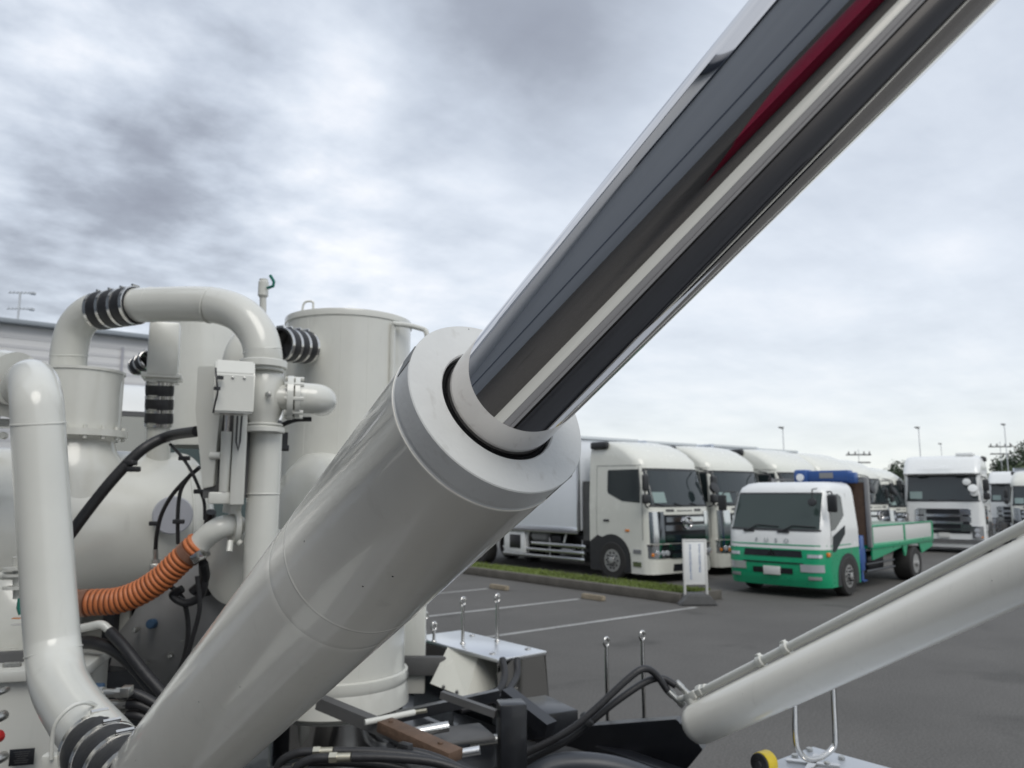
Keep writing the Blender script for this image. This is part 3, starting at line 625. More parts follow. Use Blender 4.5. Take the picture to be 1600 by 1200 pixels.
for zz in (hA-.05, hA-.62):
    g = G(); g.tube([V((-.35, 0, zz-.02)), V((.4, 0, zz+.08))], .022, 6)
    for k in range(7): g.tube([V((-.3+k*.11, -.22, zz+k*.014)), V((-.3+k*.11, .22, zz+k*.014))], .012, 5)
    g.box((.38, 0, zz+.06), (.16, .25, .05)); obj('aerial', g, m_pole, an)
def pole(pxt, pyt, pxb, z, label, kind):
    top = P(pxt, pyt, z); t = thing(kind, label, 'pole', (top.x, top.y, 0), 0, 'tall light poles beyond the trucks' if kind == 'light_pole' else None)
    h = top.z
    g = G(); g.tube([V((0, 0, 0)), V((0, 0, h))], [.05, .028], 8); obj('mast', g, m_pole, t)
    g = G()
    if kind == 'light_pole':
        g.tube([V((-.3, 0, h)), V((0, 0, h))], .05, 6); g.box((-.2, 0, h+.04), (.45, .22, .10), bev=.03); obj('lamp_head', g, m_grey, t)
    else:
        for q in (.5, 1.2): g.box((0, 0, h-q), (2.4-q*.3, .12, .12))
        for q in (-.9, -.3, .5, 1): g.lathe(V((q, 0, h-.45)), ZA, [(.08, 0), (.05, .25)], n=8)
        obj('crossarm', g, m_dgrey, t)
        t.rotation_euler[2] = -AZ
pole(1223, 669, 1223, 55, 'light pole rising over the third truck roof, leftmost of the tall poles', 'light_pole')
pole(1435, 669, 1440, 55, 'light pole just above the lettered truck roof, the tallest left of it', 'light_pole')
pole(1470, 694, 1472, 80, 'short distant light pole above the lettered truck roof', 'light_pole')
pole(1569, 664, 1573, 60, 'light pole in front of the wooded hill at the right edge', 'light_pole')
pole(1341, 702, 1341, 70, 'utility pole with crossarms behind the crane truck', 'utility_pole')
pole(1562, 690, 1562, 75, 'utility pole with crossarms before the wooded hill', 'utility_pole')
# wooded bank
bk = P(1640, 730, 95)
g = G(); rows = []
for i in range(13):
    r = []
    for j in range(41):
        u = (i/12-.5)*2; x = bk.x-14+j*2.2+u*4; 
        hh = (1-u*u)*(3.2+5.6*min(1, max(0, (j-10)/12)))
        r.append(V((0, 0, hh-.2))+Fh*(95+u*14)+Rt*((-20+j*2.2)+60))
    rows.append(r)
g.grid(rows); struct('hill', g, m_leaf)
def tree(pos, h, cr, label, dark=False, n=1000, cat='tree'):
    t = thing('tree', label, cat, pos, random.random()*6, 'trees on the bank beyond the trucks')
    g = G(); g.tube([V((0, 0, -.3)), V((.1, .05, h*.4)), V((0, .1, h*.75))], [.22, .15, .06], 8)
    for k in range(6):
        a = random.random()*6.28; g.tube([V((.05, .03, h*(.3+.06*k))), V((math.cos(a)*cr*.6, math.sin(a)*cr*.6, h*(.5+.07*k)))], [.09, .03], 6)
    obj('trunk', g, m_trunk, t)
    g = G(); cl = []
    for k in range(11):
        a = random.random()*6.28; rr = cr*.65*random.random(); cl.append((V((math.cos(a)*rr, math.sin(a)*rr, h*random.uniform(.35, .85))), cr*random.uniform(.35, .6)))
    for k in range(n*3):
        c, s = random.choice(cl); d = V((random.gauss(0, 1), random.gauss(0, 1), random.gauss(0, .8))).normalized()*s*random.uniform(.6, 1.05)
        p = c+d; nrm = (d.normalized()+V((random.uniform(-.6, .6), random.uniform(-.6, .6), random.uniform(-.4, .8)))).normalized(); u = nrm.orthogonal().normalized(); v = nrm.cross(u); z_ = random.uniform(.09, .21)
        g.face([g.bm.verts.new(p+u*z_), g.bm.verts.new(p+v*z_*.7), g.bm.verts.new(p-u*z_), g.bm.verts.new(p-v*z_*.7)])
    obj('crown', g, m_leaf2 if dark else m_leaf, t, smooth=False)
    return t
def tpos(px, z): p = P(px, 772, z); return V((p.x, p.y, 0))
TR = [(1596, 78, 6.6, 2.8, 'large dark tree topping the wooded bank at the right edge', True), (1575, 84, 6.3, 2.4, 'dark round tree second from the right edge on the bank', True),
      (1556, 88, 5.0, 2.0, 'mid green tree on the bank behind the utility pole', False), (1540, 92, 4.4, 1.8, 'low brownish tree right behind the lettered truck roof', False),
      (1620, 74, 8.5, 3.2, 'tall tree cut off by the right edge', True), (1590, 66, 4.6, 2.2, 'low bush in front of the dark bank trees', False),
      (1400, 86, 5.9, 2.0, 'small dark round tree over the truck roofs, left of the light pole', True), (1428, 90, 5.6, 2.2, 'flat topped tree beside the small round tree over the truck roofs', True), (1560, 70, 4.2, 1.9, 'pale low shrub at the foot of the bank', False)]
for (px, z, h, cr, lb, dk) in TR: tree(tpos(px, z), h, cr, lb, dk)

# ------------------------------------------------------------------ the suction truck in the foreground (one vehicle)
fp = P(560, 1150, 3.2)
vt = thing('suction_truck', 'cream suction truck filling the foreground with tanks, pipes, hoses and two hydraulic cylinders', 'truck', (fp.x, fp.y, 0)); vt['world_parts'] = 1
DOWN = -UPW
# --- big hydraulic cylinder
C1 = P(780.5, 631.6, .833); D1 = camvec(-.866, -.959, 1).normalized()
R1 = .11
prof = [(.0707, -.05), (.0707, .0), (.0715, -.0) , (.1085, -.0), (.1100, .002), (.1100, .0285), (.1092, .030), (.1080, .0305), (.1080, .0325), (.1094, .033), (.1102, .036), (.1102, .0385), (.1096, .040),
        (.1096, .40), (.1100, .401), (.1100, .404), (.1096, .405), (.1096, .435), (.1098, .436), (.1096, .437), (.1096, 2.05), (.10, 2.08), (.0, 2.08)]
g = G(); g.lathe(C1, D1, [(.1093, .036), (.1102, .037), (.1102, .0395), (.1094, .0405), (.1094, .35), (.1094, .359), (.1094, .3605), (.1098, .3618), (.1098, .3638), (.1094, .3650), (.1094, .3665), (.1094, .376), (.1094, .41), (.1094, .4195), (.10925, .4205), (.10925, .4212), (.1094, .4222), (.1094, .435), (.1094, 1.0), (.1094, 2.02), (.104, 2.05), (.0, 2.05)], n=160, cap=False)
cyl = obj('hydraulic_cylinder', g, m_cyl, vt, ang=40); lab(cyl, 'large white hydraulic cylinder crossing the foreground')
g = G(); g.lathe(C1, D1, [(.0695, .06), (.0695, .0015), (.0710, 0), (.1085, 0), (.1096, .0012), (.1096, .029), (.1086, .0305), (.1086, .0345), (.1096, .0358)], n=160, cap=False)
cap_ = obj('end_cap', g, m_face, cyl, ang=30)
# small spanner notches on the cap rim
def ringpt(ax_o, D, r, h, direction):
    d = (direction - D*direction.dot(D)).normalized(); return ax_o + D*h + d*r, d
for (px, py) in ((640, 592), (866, 762)):
    dv = P(px, py, .83)-C1; p_, dd = ringpt(C1, D1, .1066, .014, dv); tt = D1.cross(dd)
    g = G(); g.box(p_, (.006, .026, .027), rot=Matrix((dd, tt, D1)).transposed()); obj('spanner_notch', g, mat('notch_paint', (.16, .165, .16), .5), cyl)
g = G(); g.lathe(C1, D1, [(.0645, .004), (.0660, .002), (.0675, .008), (.0694, .010), (.0694, .05), (.0645, .05)], n=120, cap=False); obj('rod_seal', g, m_seal, cyl, ang=30)
g = G(); g.lathe(C1, -D1, [(.0643, -.2), (.0643, 3.2), (.06, 3.21), (0, 3.21)], n=200, cap=False); rod = obj('piston_rod', g, m_chrome, cyl, ang=40); lab(rod, 'mirror-bright chrome piston rod')
# --- second cylinder
def cyl_at(z1300, cy, d, R): return P(1300, cy, z1300), d
D2 = camvec(-.74, -.905, 1).normalized()
C2c = P(1300, 1033, 2.78); R2_ = .0845
# left end where the photo shows it (x about 1065)
tL = 0.0
for k in range(400):
    p = C2c + D2*(k*.005); v = p-CP; px = 800+1200*v.dot(Rt)/v.dot(Fw)
    if px < 1092: tL = k*.005; break
g = G(); g.lathe(C2c+D2*tL, -D2, [(0, -.055), (.035, -.052), (.060, -.040), (.077, -.018), (R2_, .01), (R2_, .02), (R2_, 3.4)], n=64, cap=False)
cy2 = obj('hydraulic_cylinder', g, m_cyl, vt, ang=40); lab(cy2, 'second white hydraulic cylinder at lower right')
up2 = (Uv - D2*Uv.dot(D2)).normalized()
side2 = D2.cross(up2)
off2 = up2*(R2_+.022)+side2*0.0
pb = C2c+D2*(tL-.04)
g = G(); g.tube([pb+off2, pb+off2-D2*3.2], .0165, 16); obj('feed_pipe', g, m_paint, cy2)
for s_ in (.42, .56):
    g = G(); c_ = pb-D2*s_+off2; g.lathe(c_, D2, [(.02, -.015), (.023, -.012), (.023, .012), (.02, .015)], n=20); g.box(c_-up2*.012, (.03, .02, .05), rot=Matrix((D2, side2, up2)).transposed()); g.box(c_+up2*.024, (.02, .02, .012), rot=Matrix((D2, side2, up2)).transposed(), bev=.003); obj('pipe_clamp', g, m_paint, cy2)
fb = pb+up2*(R2_+.005)+D2*.01
g = G(); g.lathe(fb-up2*.02, up2, [(.03, 0), (.03, .03), (.022, .034), (.022, .05), (.015, .055)], n=24); g.box(fb+up2*.018-D2*.01, (.07, .05, .035), rot=Matrix((D2, side2, up2)).transposed(), bev=.006)
g.tube([fb+up2*.02, fb+up2*.028+D2*.07], .014, 12); g.lathe(fb+up2*.022-D2*.05, -D2, [(.024, 0), (.024, .025), (.018, .03), (.018, .05)], n=6); obj('port_block', g, m_paint, cy2)
hs = fb+up2*.028+D2*.07
def hose(pts, r, m, name, parent, k=8, n=14):
    g = G(); g.tube(spline(pts, k), r, n); return obj(name, g, m, parent)
zf = (hs-CP).dot(Fw)
for dx, dy, nm in ((0, 0, 1), (14, -12, 2)):
    e_ = P(1058+dx, 1095+dy, zf); 
    g = G(); s0, s1 = P(1068+dx, 1103+dy, zf), P(1042+dx, 1078+dy, zf+.02)
    g.tube([s0, s0.lerp(s1, .3)], .017, 6); g.tube([s0.lerp(s1, .3), s0.lerp(s1, .62)], .013, 16); g.tube([s0.lerp(s1, .62), s1], .016, 16); obj('hose_fitting', g, m_rail, cy2)
hose([P(1043, 1079, zf), P(1024, 1053, zf), P(1006, 1045, zf-.02), P(982, 1060, zf-.04), P(930, 1108, zf-.08), P(885, 1144, zf-.1), P(800, 1188, zf-.1), P(740, 1225, zf-.1)], .0155, m_rub, 'hydraulic_hose', cy2)
hose([P(1056, 1071, zf), P(1034, 1060, zf+.03), P(1008, 1066, zf+.02), P(960, 1098, zf-.02), P(890, 1154, zf-.06), P(830, 1186, zf-.06), P(760, 1230, zf-.06)], .0155, m_rub, 'hydraulic_hose', cy2)
g = G(); g.lathe(P(917, 1124, zf-.07), P(932, 1110, zf-.07)-P(917, 1124, zf-.07), [(.032, -.012), (.034, 0), (.032, .012)], n=16); obj('hose_tie', g, m_blk2, cy2)

# --- vertical vessels
def vcyl(px, pyt, z, rpx, pyb=None, h=None, name='separator_tank', m=m_paint, extra=None, n=72, rim=True, ang=30):
    top = P(px, pyt, z); R = rpx/1200*z; H = h if h else top.z-P(px, pyb, z).z
    prof = [(0, 0), (R-.012, 0), (R-.002, -.004), (R, -.012)]
    if rim: prof += [(R, -.035), (R-.006, -.04)]
    prof += [(R-.006, -H)]
    g = G(); g.lathe(top, UPW, prof, n=n, cap=False)
    return obj(name, g, m, vt, ang=ang), top, R
zt = 4.2
tk, tp, RT = vcyl(546, 503, zt, 97, pyb=1075)
lab(tk, 'tall cream vertical tank with flat lid')
def rad(px, tc=None): return None
# lid clips and handle
g = G(); pl = tp+(-Rt*.19-Fh*.25)+ZA*.0
g.tube(spline([pl, pl+ZA*.035+Rt*.005, pl+ZA*.05+Rt*.02, pl+ZA*.05+Rt*.05, pl+Rt*.055+ZA*.03, pl+Rt*.055], 5), .006, 8); obj('lid_handle', g, m_paint, tk)
# vent pipe at the right
a0 = tp+Rt*(RT*.80)-Fh*(RT*.62)-ZA*.06
g = G(); g.tube(spline([a0-ZA*1.3, a0-ZA*.3, a0-ZA*.03, a0+Rt*.03, a0+Rt*.13+Fh*.1, a0+Rt*.165+Fh*.1-ZA*.03, a0+Rt*.165+Fh*.1-ZA*.14], 6), .014, 10); g.lathe(a0+Rt*.165+Fh*.1-ZA*.16, ZA, [(.02, -.02), (.022, .0), (.02, .02)], n=12); obj('vent_pipe', g, m_paint, tk)
g = G()
for q in (-.45, .1, .5):
    a = math.atan2(-Fh.y, -Fh.x)+q; p_ = tp+V((math.cos(a), math.sin(a), 0))*(RT-.007); g.tube([p_-ZA*.05, p_-ZA*1.8], .002, 6)
obj('weld_seam', g, m_paint, tk)
# base ring, catch and skirt
bt = V((tp.x, tp.y, P(546, 1066, zt-.3).z))
g = G(); g.lathe(bt, UPW, [(RT-.004, .06), (RT+.012, .055), (RT+.015, .02), (RT+.006, .0), (RT+.012, -.03), (RT+.02, -.10), (RT-.03, -.13), (RT-.03, -.5)], n=72, cap=False); obj('base_ring', g, m_paint, tk)
p_ = P(590, 1060, 3.86); g = G(); g.box(p_, (.03, .03, .06), bev=.006); g.tube([p_+ZA*.05, p_-ZA*.04], .009, 8); obj('toggle_latch', g, m_rub, tk)
# second vessel behind with dome bump
k2, kp, KR = vcyl(322, 506, 4.75, 60, pyb=700, rim=False); lab(k2, 'cream vertical vessel half hidden behind the control box')
g = G(); c_ = P(388, 556, 4.0)
g.tube(spline([P(372, 700, 4.1), P(372, 600, 4.1), P(376, 556, 4.1), P(396, 530, 4.15), P(430, 535, 4.2)], 8), .085, 32); obj('elbow_pipe', g, m_paint, k2)
# vent valve with green lever
v0 = P(411, 505, 3.9)
g = G(); g.tube([v0, P(411, 462, 3.9)], .017, 12); g.lathe(P(411, 462, 3.9), ZA, [(.018, -.01), (.026, 0), (.026, .07), (.022, .075), (.022, .085)], n=16); vv = obj('vent_valve', g, m_paint, vt)
g = G(); g.tube([P(418, 450, 3.88), P(427, 447, 3.86), P(428, 440, 3.86), P(422, 430, 3.86)], .008, 8); lab(obj('valve_lever', g, m_glv, vv), 'green valve lever')

# --- couplings
def coupling(a, b, r, bands=4, name='rubber_coupling', n=36, parent=None):
    a, b = V(a), V(b); ax = (b-a); L_ = ax.length; ax.normalize()
    prof = []; K = 36
    for i in range(K+1):
        t = i/K; bulge = .06*abs(math.sin(math.pi*t*(bands-1))); prof.append((r*(1.10+bulge), t*L_))
    g = G(); g.lathe(a, ax, [(r*.95, 0)]+prof+[(r*.95, L_)], n=n, cap=False); c = obj(name, g, m_rub, parent or vt, ang=60)
    for k in range(bands):
        t = .04+.92*k/(bands-1); g = G(); g.lathe(a+ax*(t*L_), ax, [(r*1.10, -.009), (r*1.155, -.008), (r*1.155, .008), (r*1.10, .009)], n=n, cap=False)
        u = ax.orthogonal().normalized(); uu = (ZA-ax*ax.z).normalized() if abs(ax.z) < .9 else (-Fh)
        g.tube([a+ax*(t*L_)+uu*r*1.2-ax.cross(uu)*.02, a+ax*(t*L_)+uu*r*1.2+ax.cross(uu)*.02], .006, 6)
        obj('hose_clamp', g, m_steel, c)
    return c
# --- crossover pipe
rp = 27/1200*3.45
zp = [3.55, 3.55, 3.53, 3.5, 3.47, 3.4, 3.36, 3.32, 3.3, 3.3]
cx = [(107, 590), (108, 553), (117, 515), (137, 491), (163, 481), (215, 477), (300, 475), (345, 479), (380, 494), (403, 523), (411, 553), (412, 580)]
zz = [3.55, 3.55, 3.55, 3.53, 3.5, 3.45, 3.35, 3.3, 3.25, 3.22, 3.2, 3.2]
g = G(); g.tube(spline([P(a, b, c) for (a, b), c in zip(cx, zz)], 8), rp, 40); xo = obj('crossover_pipe', g, m_paint, vt, ang=60); lab(xo, 'cream pipe arching over the pump group')
for (a, b) in (((108, 556, 3.55), (108, 550, 3.55)), ((238, 476, 3.425), (244, 476, 3.42)), ((330, 477, 3.31), (336, 478, 3.305)), ((410, 548, 3.2), (411, 554, 3.2))):
    A_, B_ = P(*a), P(*b); g = G(); g.lathe(A_, B_-A_, [(rp-.002, -.005), (rp+.0018, -.002), (rp+.0018, .002), (rp-.002, .005)], n=40, cap=False); obj('weld_ring', g, m_paint, xo)
coupling(P(153, 486, 3.51), P(213, 477, 3.44), rp*.98)
coupling(P(437, 538, 3.55), P(480, 543, 3.72), rp*.90)
g = G(); g.lathe(P(476, 545, 3.78), P(490, 547, 4.0)-P(476, 545, 3.78), [(rp*.85, 0), (rp*.85, .12), (rp*1.2, .2)], n=32, cap=False); obj('tank_stub', g, m_paint, tk)
# --- left drum under the crossover
zd = 3.55; dt = P(128, 580, zd); RD = 60/1200*zd
Hd = dt.z-P(128, 674, zd).z
g = G(); g.lathe(dt, UPW, [(0, 0), (RD+.006, 0), (RD+.006, -.012), (RD, -.014), (RD, -Hd+.0), (RD+.03, -Hd), (RD+.03, -Hd-.03), (RD, -Hd-.032), (RD-.02, -Hd-.05), (RD-.02, -Hd-.06), (RD-.01, -Hd-.35)], n=64, cap=False); dr = obj('filter_drum', g, m_paint, vt); lab(dr, 'cream drum below the left end of the arched pipe')
g = G()
for k in range(16):
    a = 2*math.pi*k/16; g.lathe(dt+V((math.cos(a)*(RD+.016), math.sin(a)*(RD+.016), -Hd-.045)), ZA, [(.009, 0), (.009, .06)], n=6)
obj('flange_bolts', g, m_paint, dr)
g = G(); a = math.atan2(-Fh.y, -Fh.x)+.75; p_ = dt+V((math.cos(a), math.sin(a), 0))*(RD+.001); 
p2 = dt+V((math.cos(a-1.3), math.sin(a-1.3), 0))*(RD+.001)
# --- horizontal vessel
ht = P(120, 815, 3.85); axh = (P(300, 812, 3.75)-P(-100, 815, 4.0)).normalized(); axh = XA
RH = .375
e_ = P(272, 825, 3.85)
pr = [(RH, -2.6)]+[(RH, -.02), (RH+.004, -.018), (RH+.004, -.008), (RH, -.006), (RH, .0)]+[(RH*math.cos(math.pi/2*k/10), .16*math.sin(math.pi/2*k/10)) for k in range(1, 11)]
g = G(); g.lathe(e_, axh, pr, n=96, cap=False); hv = obj('receiver_tank', g, m_paint, vt, ang=50); lab(hv, 'wide cream horizontal tank under the drum')
# saddle / neck blending below the drum
g = G(); g.lathe(V((dt.x, dt.y, e_.z+RH-.06)), UPW, [(RD+.03, -.40), (RD+.03, -.06), (RD+.015, .0), (RD-.01, .05), (RD-.02, .09)], n=56, cap=False); obj('tank_neck', g, m_paint, hv)
# small rear truck-side bits: round end cap behind left pipe top
g = G(); g.tube(spline([P(-60, 700, 2.9), P(-40, 620, 2.9), P(-10, 590, 2.9), P(25, 592, 2.85)], 6), .10, 28)
lab(obj('inlet_elbow', g, m_paint, vt, ang=60), 'fat cream elbow leaving the frame at left')
g = G(); g.lathe(P(28, 604, 2.86), (P(52, 606, 2.72)-P(20, 604, 2.9)), [(.085, -.04), (.118, -.035), (.118, -.005), (.085, 0)], n=36); obj('elbow_flange', g, m_paint, vt)
g = G(); g.lathe(P(-30, 600, 3.3), P(10, 600, 3.2)-P(-30, 600, 3.3), [(.0, -.4), (.16, -.38), (.16, .02), (.14, .06), (0, .08)], n=36); obj('pump_housing', g, m_paint, vt)
# --- down pipe in front (left)
rl = .0755
dpts = [(30, 700, 3.05), (32, 640, 2.95), (38, 607, 2.80), (50, 596, 2.60), (57, 622, 2.46), (60, 665, 2.42), (68, 800, 2.38), (79, 960, 2.33), (84, 1020, 2.30), (93, 1068, 2.22), (118, 1113, 2.08), (155, 1158, 1.93), (190, 1200, 1.80)]
dpts = dpts[2:]
g = G(); g.tube(spline([P(*q_) for q_ in dpts], 10), rl, 44); dpipe = obj('down_pipe', g, m_paint, vt, ang=60); lab(dpipe, 'thick cream pipe dropping down the left side')
for (a, b) in (((60, 662, 2.42), (61, 690, 2.42)), ((84, 1018, 2.30), (85, 1030, 2.295))):
    A, B = P(*a), P(*b); g = G(); ax = (B-A).normalized(); g.lathe(A, ax, [(rl-.002, -.004), (rl+.0025, -.002), (rl+.0025, .002), (rl-.002, .004)], n=44, cap=False); obj('weld_ring', g, m_paint, dpipe)
# handle rod round the lower pipe
g = G(); g.tube(spline([P(80, 1186, 1.86), P(82, 1150, 1.86), P(90, 1125, 1.86), P(112, 1104, 1.88), P(135, 1098, 1.92), P(155, 1106, 1.98), P(168, 1120, 2.02)], 6), .0052, 10); obj('hose_hook', g, m_paint, dpipe)
g = G(); g.box(P(98, 1193, 1.88), (.09, .05, .03), rot=M.to_3x3(), bev=.005); obj('hook_bracket', g, m_paint, dpipe)
coupling(P(148, 1166, 1.93), P(214, 1226, 1.72), rl*.98, bands=4)

# --- valve column
zv = 3.05
def vt_ring(px, py, z, prof, name, parent, m=m_paint, n=40, axis=UPW, ang=30):
    g = G(); g.lathe(P(px, py, z), axis, prof, n=n, cap=True); return obj(name, g, m, parent, ang=ang)
s_ = zv/1200
col = vt_ring(411, 780, zv, [(25*s_, -.55), (25*s_, .255), (25*s_, .26)], 'valve_column', vt)
lab(col, 'cream vertical pipe below the check valve')
for (py, r, h, nm) in ((570, 36, .030, 'flange'), (578, 31, .016, 'flange'), (672, 32, .022, 'flange'), (664, 29, .010, 'flange')):
    vt_ring(412, py, zv, [(r*s_*.6, -h/2), (r*s_-.003, -h/2), (r*s_, -h/2+.003), (r*s_, h/2-.003), (r*s_-.003, h/2), (r*s_*.6, h/2)], nm, col)
vt_ring(413, 617, zv, [(22*s_, .16), (23*s_, .10), (28*s_, .07), (31*s_, .02), (31*s_, -.03), (27*s_, -.075), (21*s_, -.11), (21*s_, -.15)], 'check_valve', col, ang=60)
vt_ring(412, 560, zv, [(24*s_, -.05), (25*s_, -.02), (27.5*s_, .0), (27.5*s_, .03)], 'pipe_socket', col)
g = G(); g.lathe(P(420, 617, zv-.08), -Fh, [(.012, 0), (.012, .012), (.006, .014)], n=6); obj('valve_plug', g, m_rail, col)
for py in (772, 852): vt_ring(411, py, zv, [(25*s_, -.003), (25*s_+.002, 0), (25*s_, .003)], 'weld_ring', col)
# side branch elbow
br = (Rt*.9+Fh*.25).normalized()
g = G(); g.lathe(P(440, 621, zv), br, [(.045, -.03), (.05, .0), (.05, .02), (.088, .022), (.088, .045), (.06, .047), (.075, .05), (.08, .052), (.08, .07), (.06, .072)], n=40); 
u_ = br.orthogonal().normalized(); w_ = br.cross(u_)
for k in range(8): g.lathe(P(440, 621, zv)+(u_*math.cos(k*math.pi/4+.2)+w_*math.sin(k*math.pi/4+.2))*.076, br, [(.008, .012), (.008, .084)], n=6)
obj('branch_flange', g, m_paint, col)
g = G(); g.tube(spline([P(452, 622, zv+.05), P(475, 622, zv+.07), P(497, 624, zv+.09), P(503, 627, zv+.17), P(503, 628, zv+.35)], 8), .062, 36); obj('branch_elbow', g, m_paint, col, ang=60)
g = G(); g.tube(spline([P(440, 664, zv+.1), P(462, 656, zv+.12), P(486, 655, zv+.15)], 5), .010, 8); obj('branch_cable', g, m_rub, col)
g = G(); g.box(P(442, 687, zv+.1), (.03, .03, .06)); g.box(P(442, 700, zv+.1), (.04, .04, .025), bev=.004); obj('drain_fitting', g, m_rub, col)
# hopper on the right of column (cream dish behind)
g = G(); hp = P(492, 838, 3.75); g.lathe(hp, (-Rt*.78-Fh*.62).normalized(), [(.41, -.45), (.41, 0), (.395, .06), (.32, .12), (.18, .16), (0, .17)], n=72); obj('dished_vessel', g, m_paint, vt, ang=60)
# round cover below
g = G(); g.lathe(P(368, 888, 3.15), (-Fh-Rt*.35).normalized(), [(.15, -.25), (.15, 0), (.145, .015), (.10, .03), (0, .035)], n=48); rc = obj('round_cover', g, m_paint, vt, ang=40)
# --- square duct with coupling
Rm = Matrix((Rt, Fh, UPW)).transposed()
Rw = Matrix.Rotation(-AZ+.35, 3, 'Z')
g = G(); g.box(P(257, 548, 3.7), (.135, .14, .26), rot=Rw, bev=.012); dk = obj('square_duct', g, m_paint, vt)
g = G(); g.box(P(254, 590, 3.7), (.175, .17, .022), rot=Rw, bev=.004); g.box(P(254, 596, 3.7), (.14, .13, .018), rot=Rw, bev=.003); obj('duct_flange', g, m_paint, dk)
coupling(P(250, 597, 3.7), P(248, 667, 3.7), 18/1200*3.7, bands=4)
g = G(); g.tube([P(248, 664, 3.7), P(247, 730, 3.72)], 17.5/1200*3.7, 28); obj('duct_pipe', g, m_paint, dk)
coupling(P(232, 562, 3.85), P(214, 573, 3.95), .04, bands=3)
# --- control box, bracket plates, actuator
Rb = Matrix.Rotation(-AZ+.40, 3, 'Z')
def prism_local(g, poly, depth, c, R):   # poly in (x,z) local, extruded along local y
    a = [R @ V((x, -depth/2, z))+c for x, z in poly]; g.prism(a, R @ V((0, depth, 0)))
cb = P(364, 606, 2.85)
g = G(); c = cb; Ry = Rb
# side profile: sloping hood towards the viewer
prof_yz = [(-.06, -.098), (.06, -.098), (.06, .10), (-.02, .10), (-.06, .045)]
a = [Ry @ V((-.066, y, z))+c for y, z in prof_yz]; g.prism(a, Ry @ V((.138, 0, 0)))
bmesh.ops.bevel(g.bm, geom=g.bm.edges[:], offset=.006, segments=2, affect='EDGES'); bxo = obj('control_box', g, m_paint, vt)
g = G()
for dx in (-.005, .035): g.lathe(c+Ry @ V((dx, -.061, .03)), Ry @ V((0, -1, 0)), [(.005, 0), (.005, .004), (.002, .005)], n=8)
obj('box_screw', g, m_rail, bxo)
hose([P(337, 575, 2.74), P(338, 590, 2.72), P(340, 612, 2.71), P(336, 630, 2.72), P(333, 645, 2.73)], .0035, m_rub, 'cable_loop', bxo, n=8)
g = G(); g.box(P(344, 590, 2.76), (.02, .015, .012)); g.box(P(339, 607, 2.74), (.02, .015, .012)); obj('cable_clip', g, m_rub, bxo)
# bracket plate (long tapered)
def plate(pts, thick, name, m=m_paint, parent=None, bev=.003):
    q_ = [P(*p) for p in pts]; n = (q_[1]-q_[0]).cross(q_[2]-q_[0]).normalized()
    if n.dot(Fw) < 0: n = -n
    g = G(); g.prism(q_, n*thick); 
    if bev: bmesh.ops.bevel(g.bm, geom=g.bm.edges[:], offset=bev, segments=2, affect='EDGES')
    return obj(name, g, m, parent or vt)
pls = [(309, 572, 2.95), (345, 572, 2.95), (344, 640, 2.95), (338, 700, 2.95), (333, 760, 2.95), (316, 764, 2.95), (311, 700, 2.95), (305, 640, 2.95)]
bp_ = plate(pls, .035, 'bracket_plate'); lab(bp_, 'long tapered cream bracket')
g = G(); g.tube([P(356, 640, 2.95), P(354, 680, 2.95)], .010, 12); ac = obj('actuator_rod', g, m_chrome, vt)
g = G(); g.tube([P(354, 674, 2.95), P(350, 768, 2.95)], .0195, 20); g.box(P(345, 778, 2.95), (.09, .05, .045), rot=Rb, bev=.006); g.lathe(P(341, 712, 2.95), Rt, [(.014, -.03), (.014, .01)], n=12); obj('actuator_body', g, m_paint, vt)
g = G(); g.box(P(373, 715, 2.97), (.052, .03, .36), rot=Rb, bev=.004); ch = obj('channel_bracket', g, m_paint, vt)
g = G(); g.tube([P(371, 650, 2.94), P(369, 690, 2.94), P(372, 704, 2.94), P(375, 690, 2.94), P(378, 650, 2.94)], .004, 8); obj('cable_loop', g, m_dgrey, ch)
g = G(); g.box(P(357, 710, 3.02), (.17, .02, .34), rot=Rb); obj('back_plate', g, m_dgrey, vt)
# elbow and clamp to the orange hose
g = G(); g.tube(spline([P(303, 862, 3.0), P(318, 843, 3.0), P(335, 829, 3.0), P(352, 822, 3.02), P(372, 822, 3.08)], 8), .043, 28); el = obj('hose_elbow', g, m_paint, vt, ang=60)
g = G(); g.lathe(P(366, 822, 3.06), (Rt*.7+Fh*.5).normalized(), [(.05, -.012), (.072, -.010), (.072, .010), (.05, .012)], n=32); g.tube([P(360, 845, 3.0), P(358, 862, 2.98)], .012, 10); g.tube([P(372, 846, 3.02), P(376, 850, 3.02)], .012, 10); obj('clamp_ring', g, m_paint, el)
g = G(); g.tube([P(362, 800, 3.05), P(364, 785, 3.05)], .035, 20); obj('pipe_socket', g, m_paint, el)
# --- orange ribbed hose
op = spline([P(118, 942, 3.0), P(150, 941, 3.0), P(185, 938, 3.0), P(220, 925, 3.0), P(252, 904, 3.0), (P(280, 878, 3.0)), P(312, 848, 3.0)], 34)
ro = 19.8/1200*3.0; acc = 0; rs = []
for i, p in enumerate(op):
    if i: acc += (p-op[i-1]).length
    rs.append(ro*(1+.045*math.cos(acc/.0205*2*math.pi)))
g = G(); g.tube(op, rs, 28)
me_ribs = obj('orange_hose', g, m_org, vt, ang=60); lab(me_ribs, 'orange ribbed suction hose')
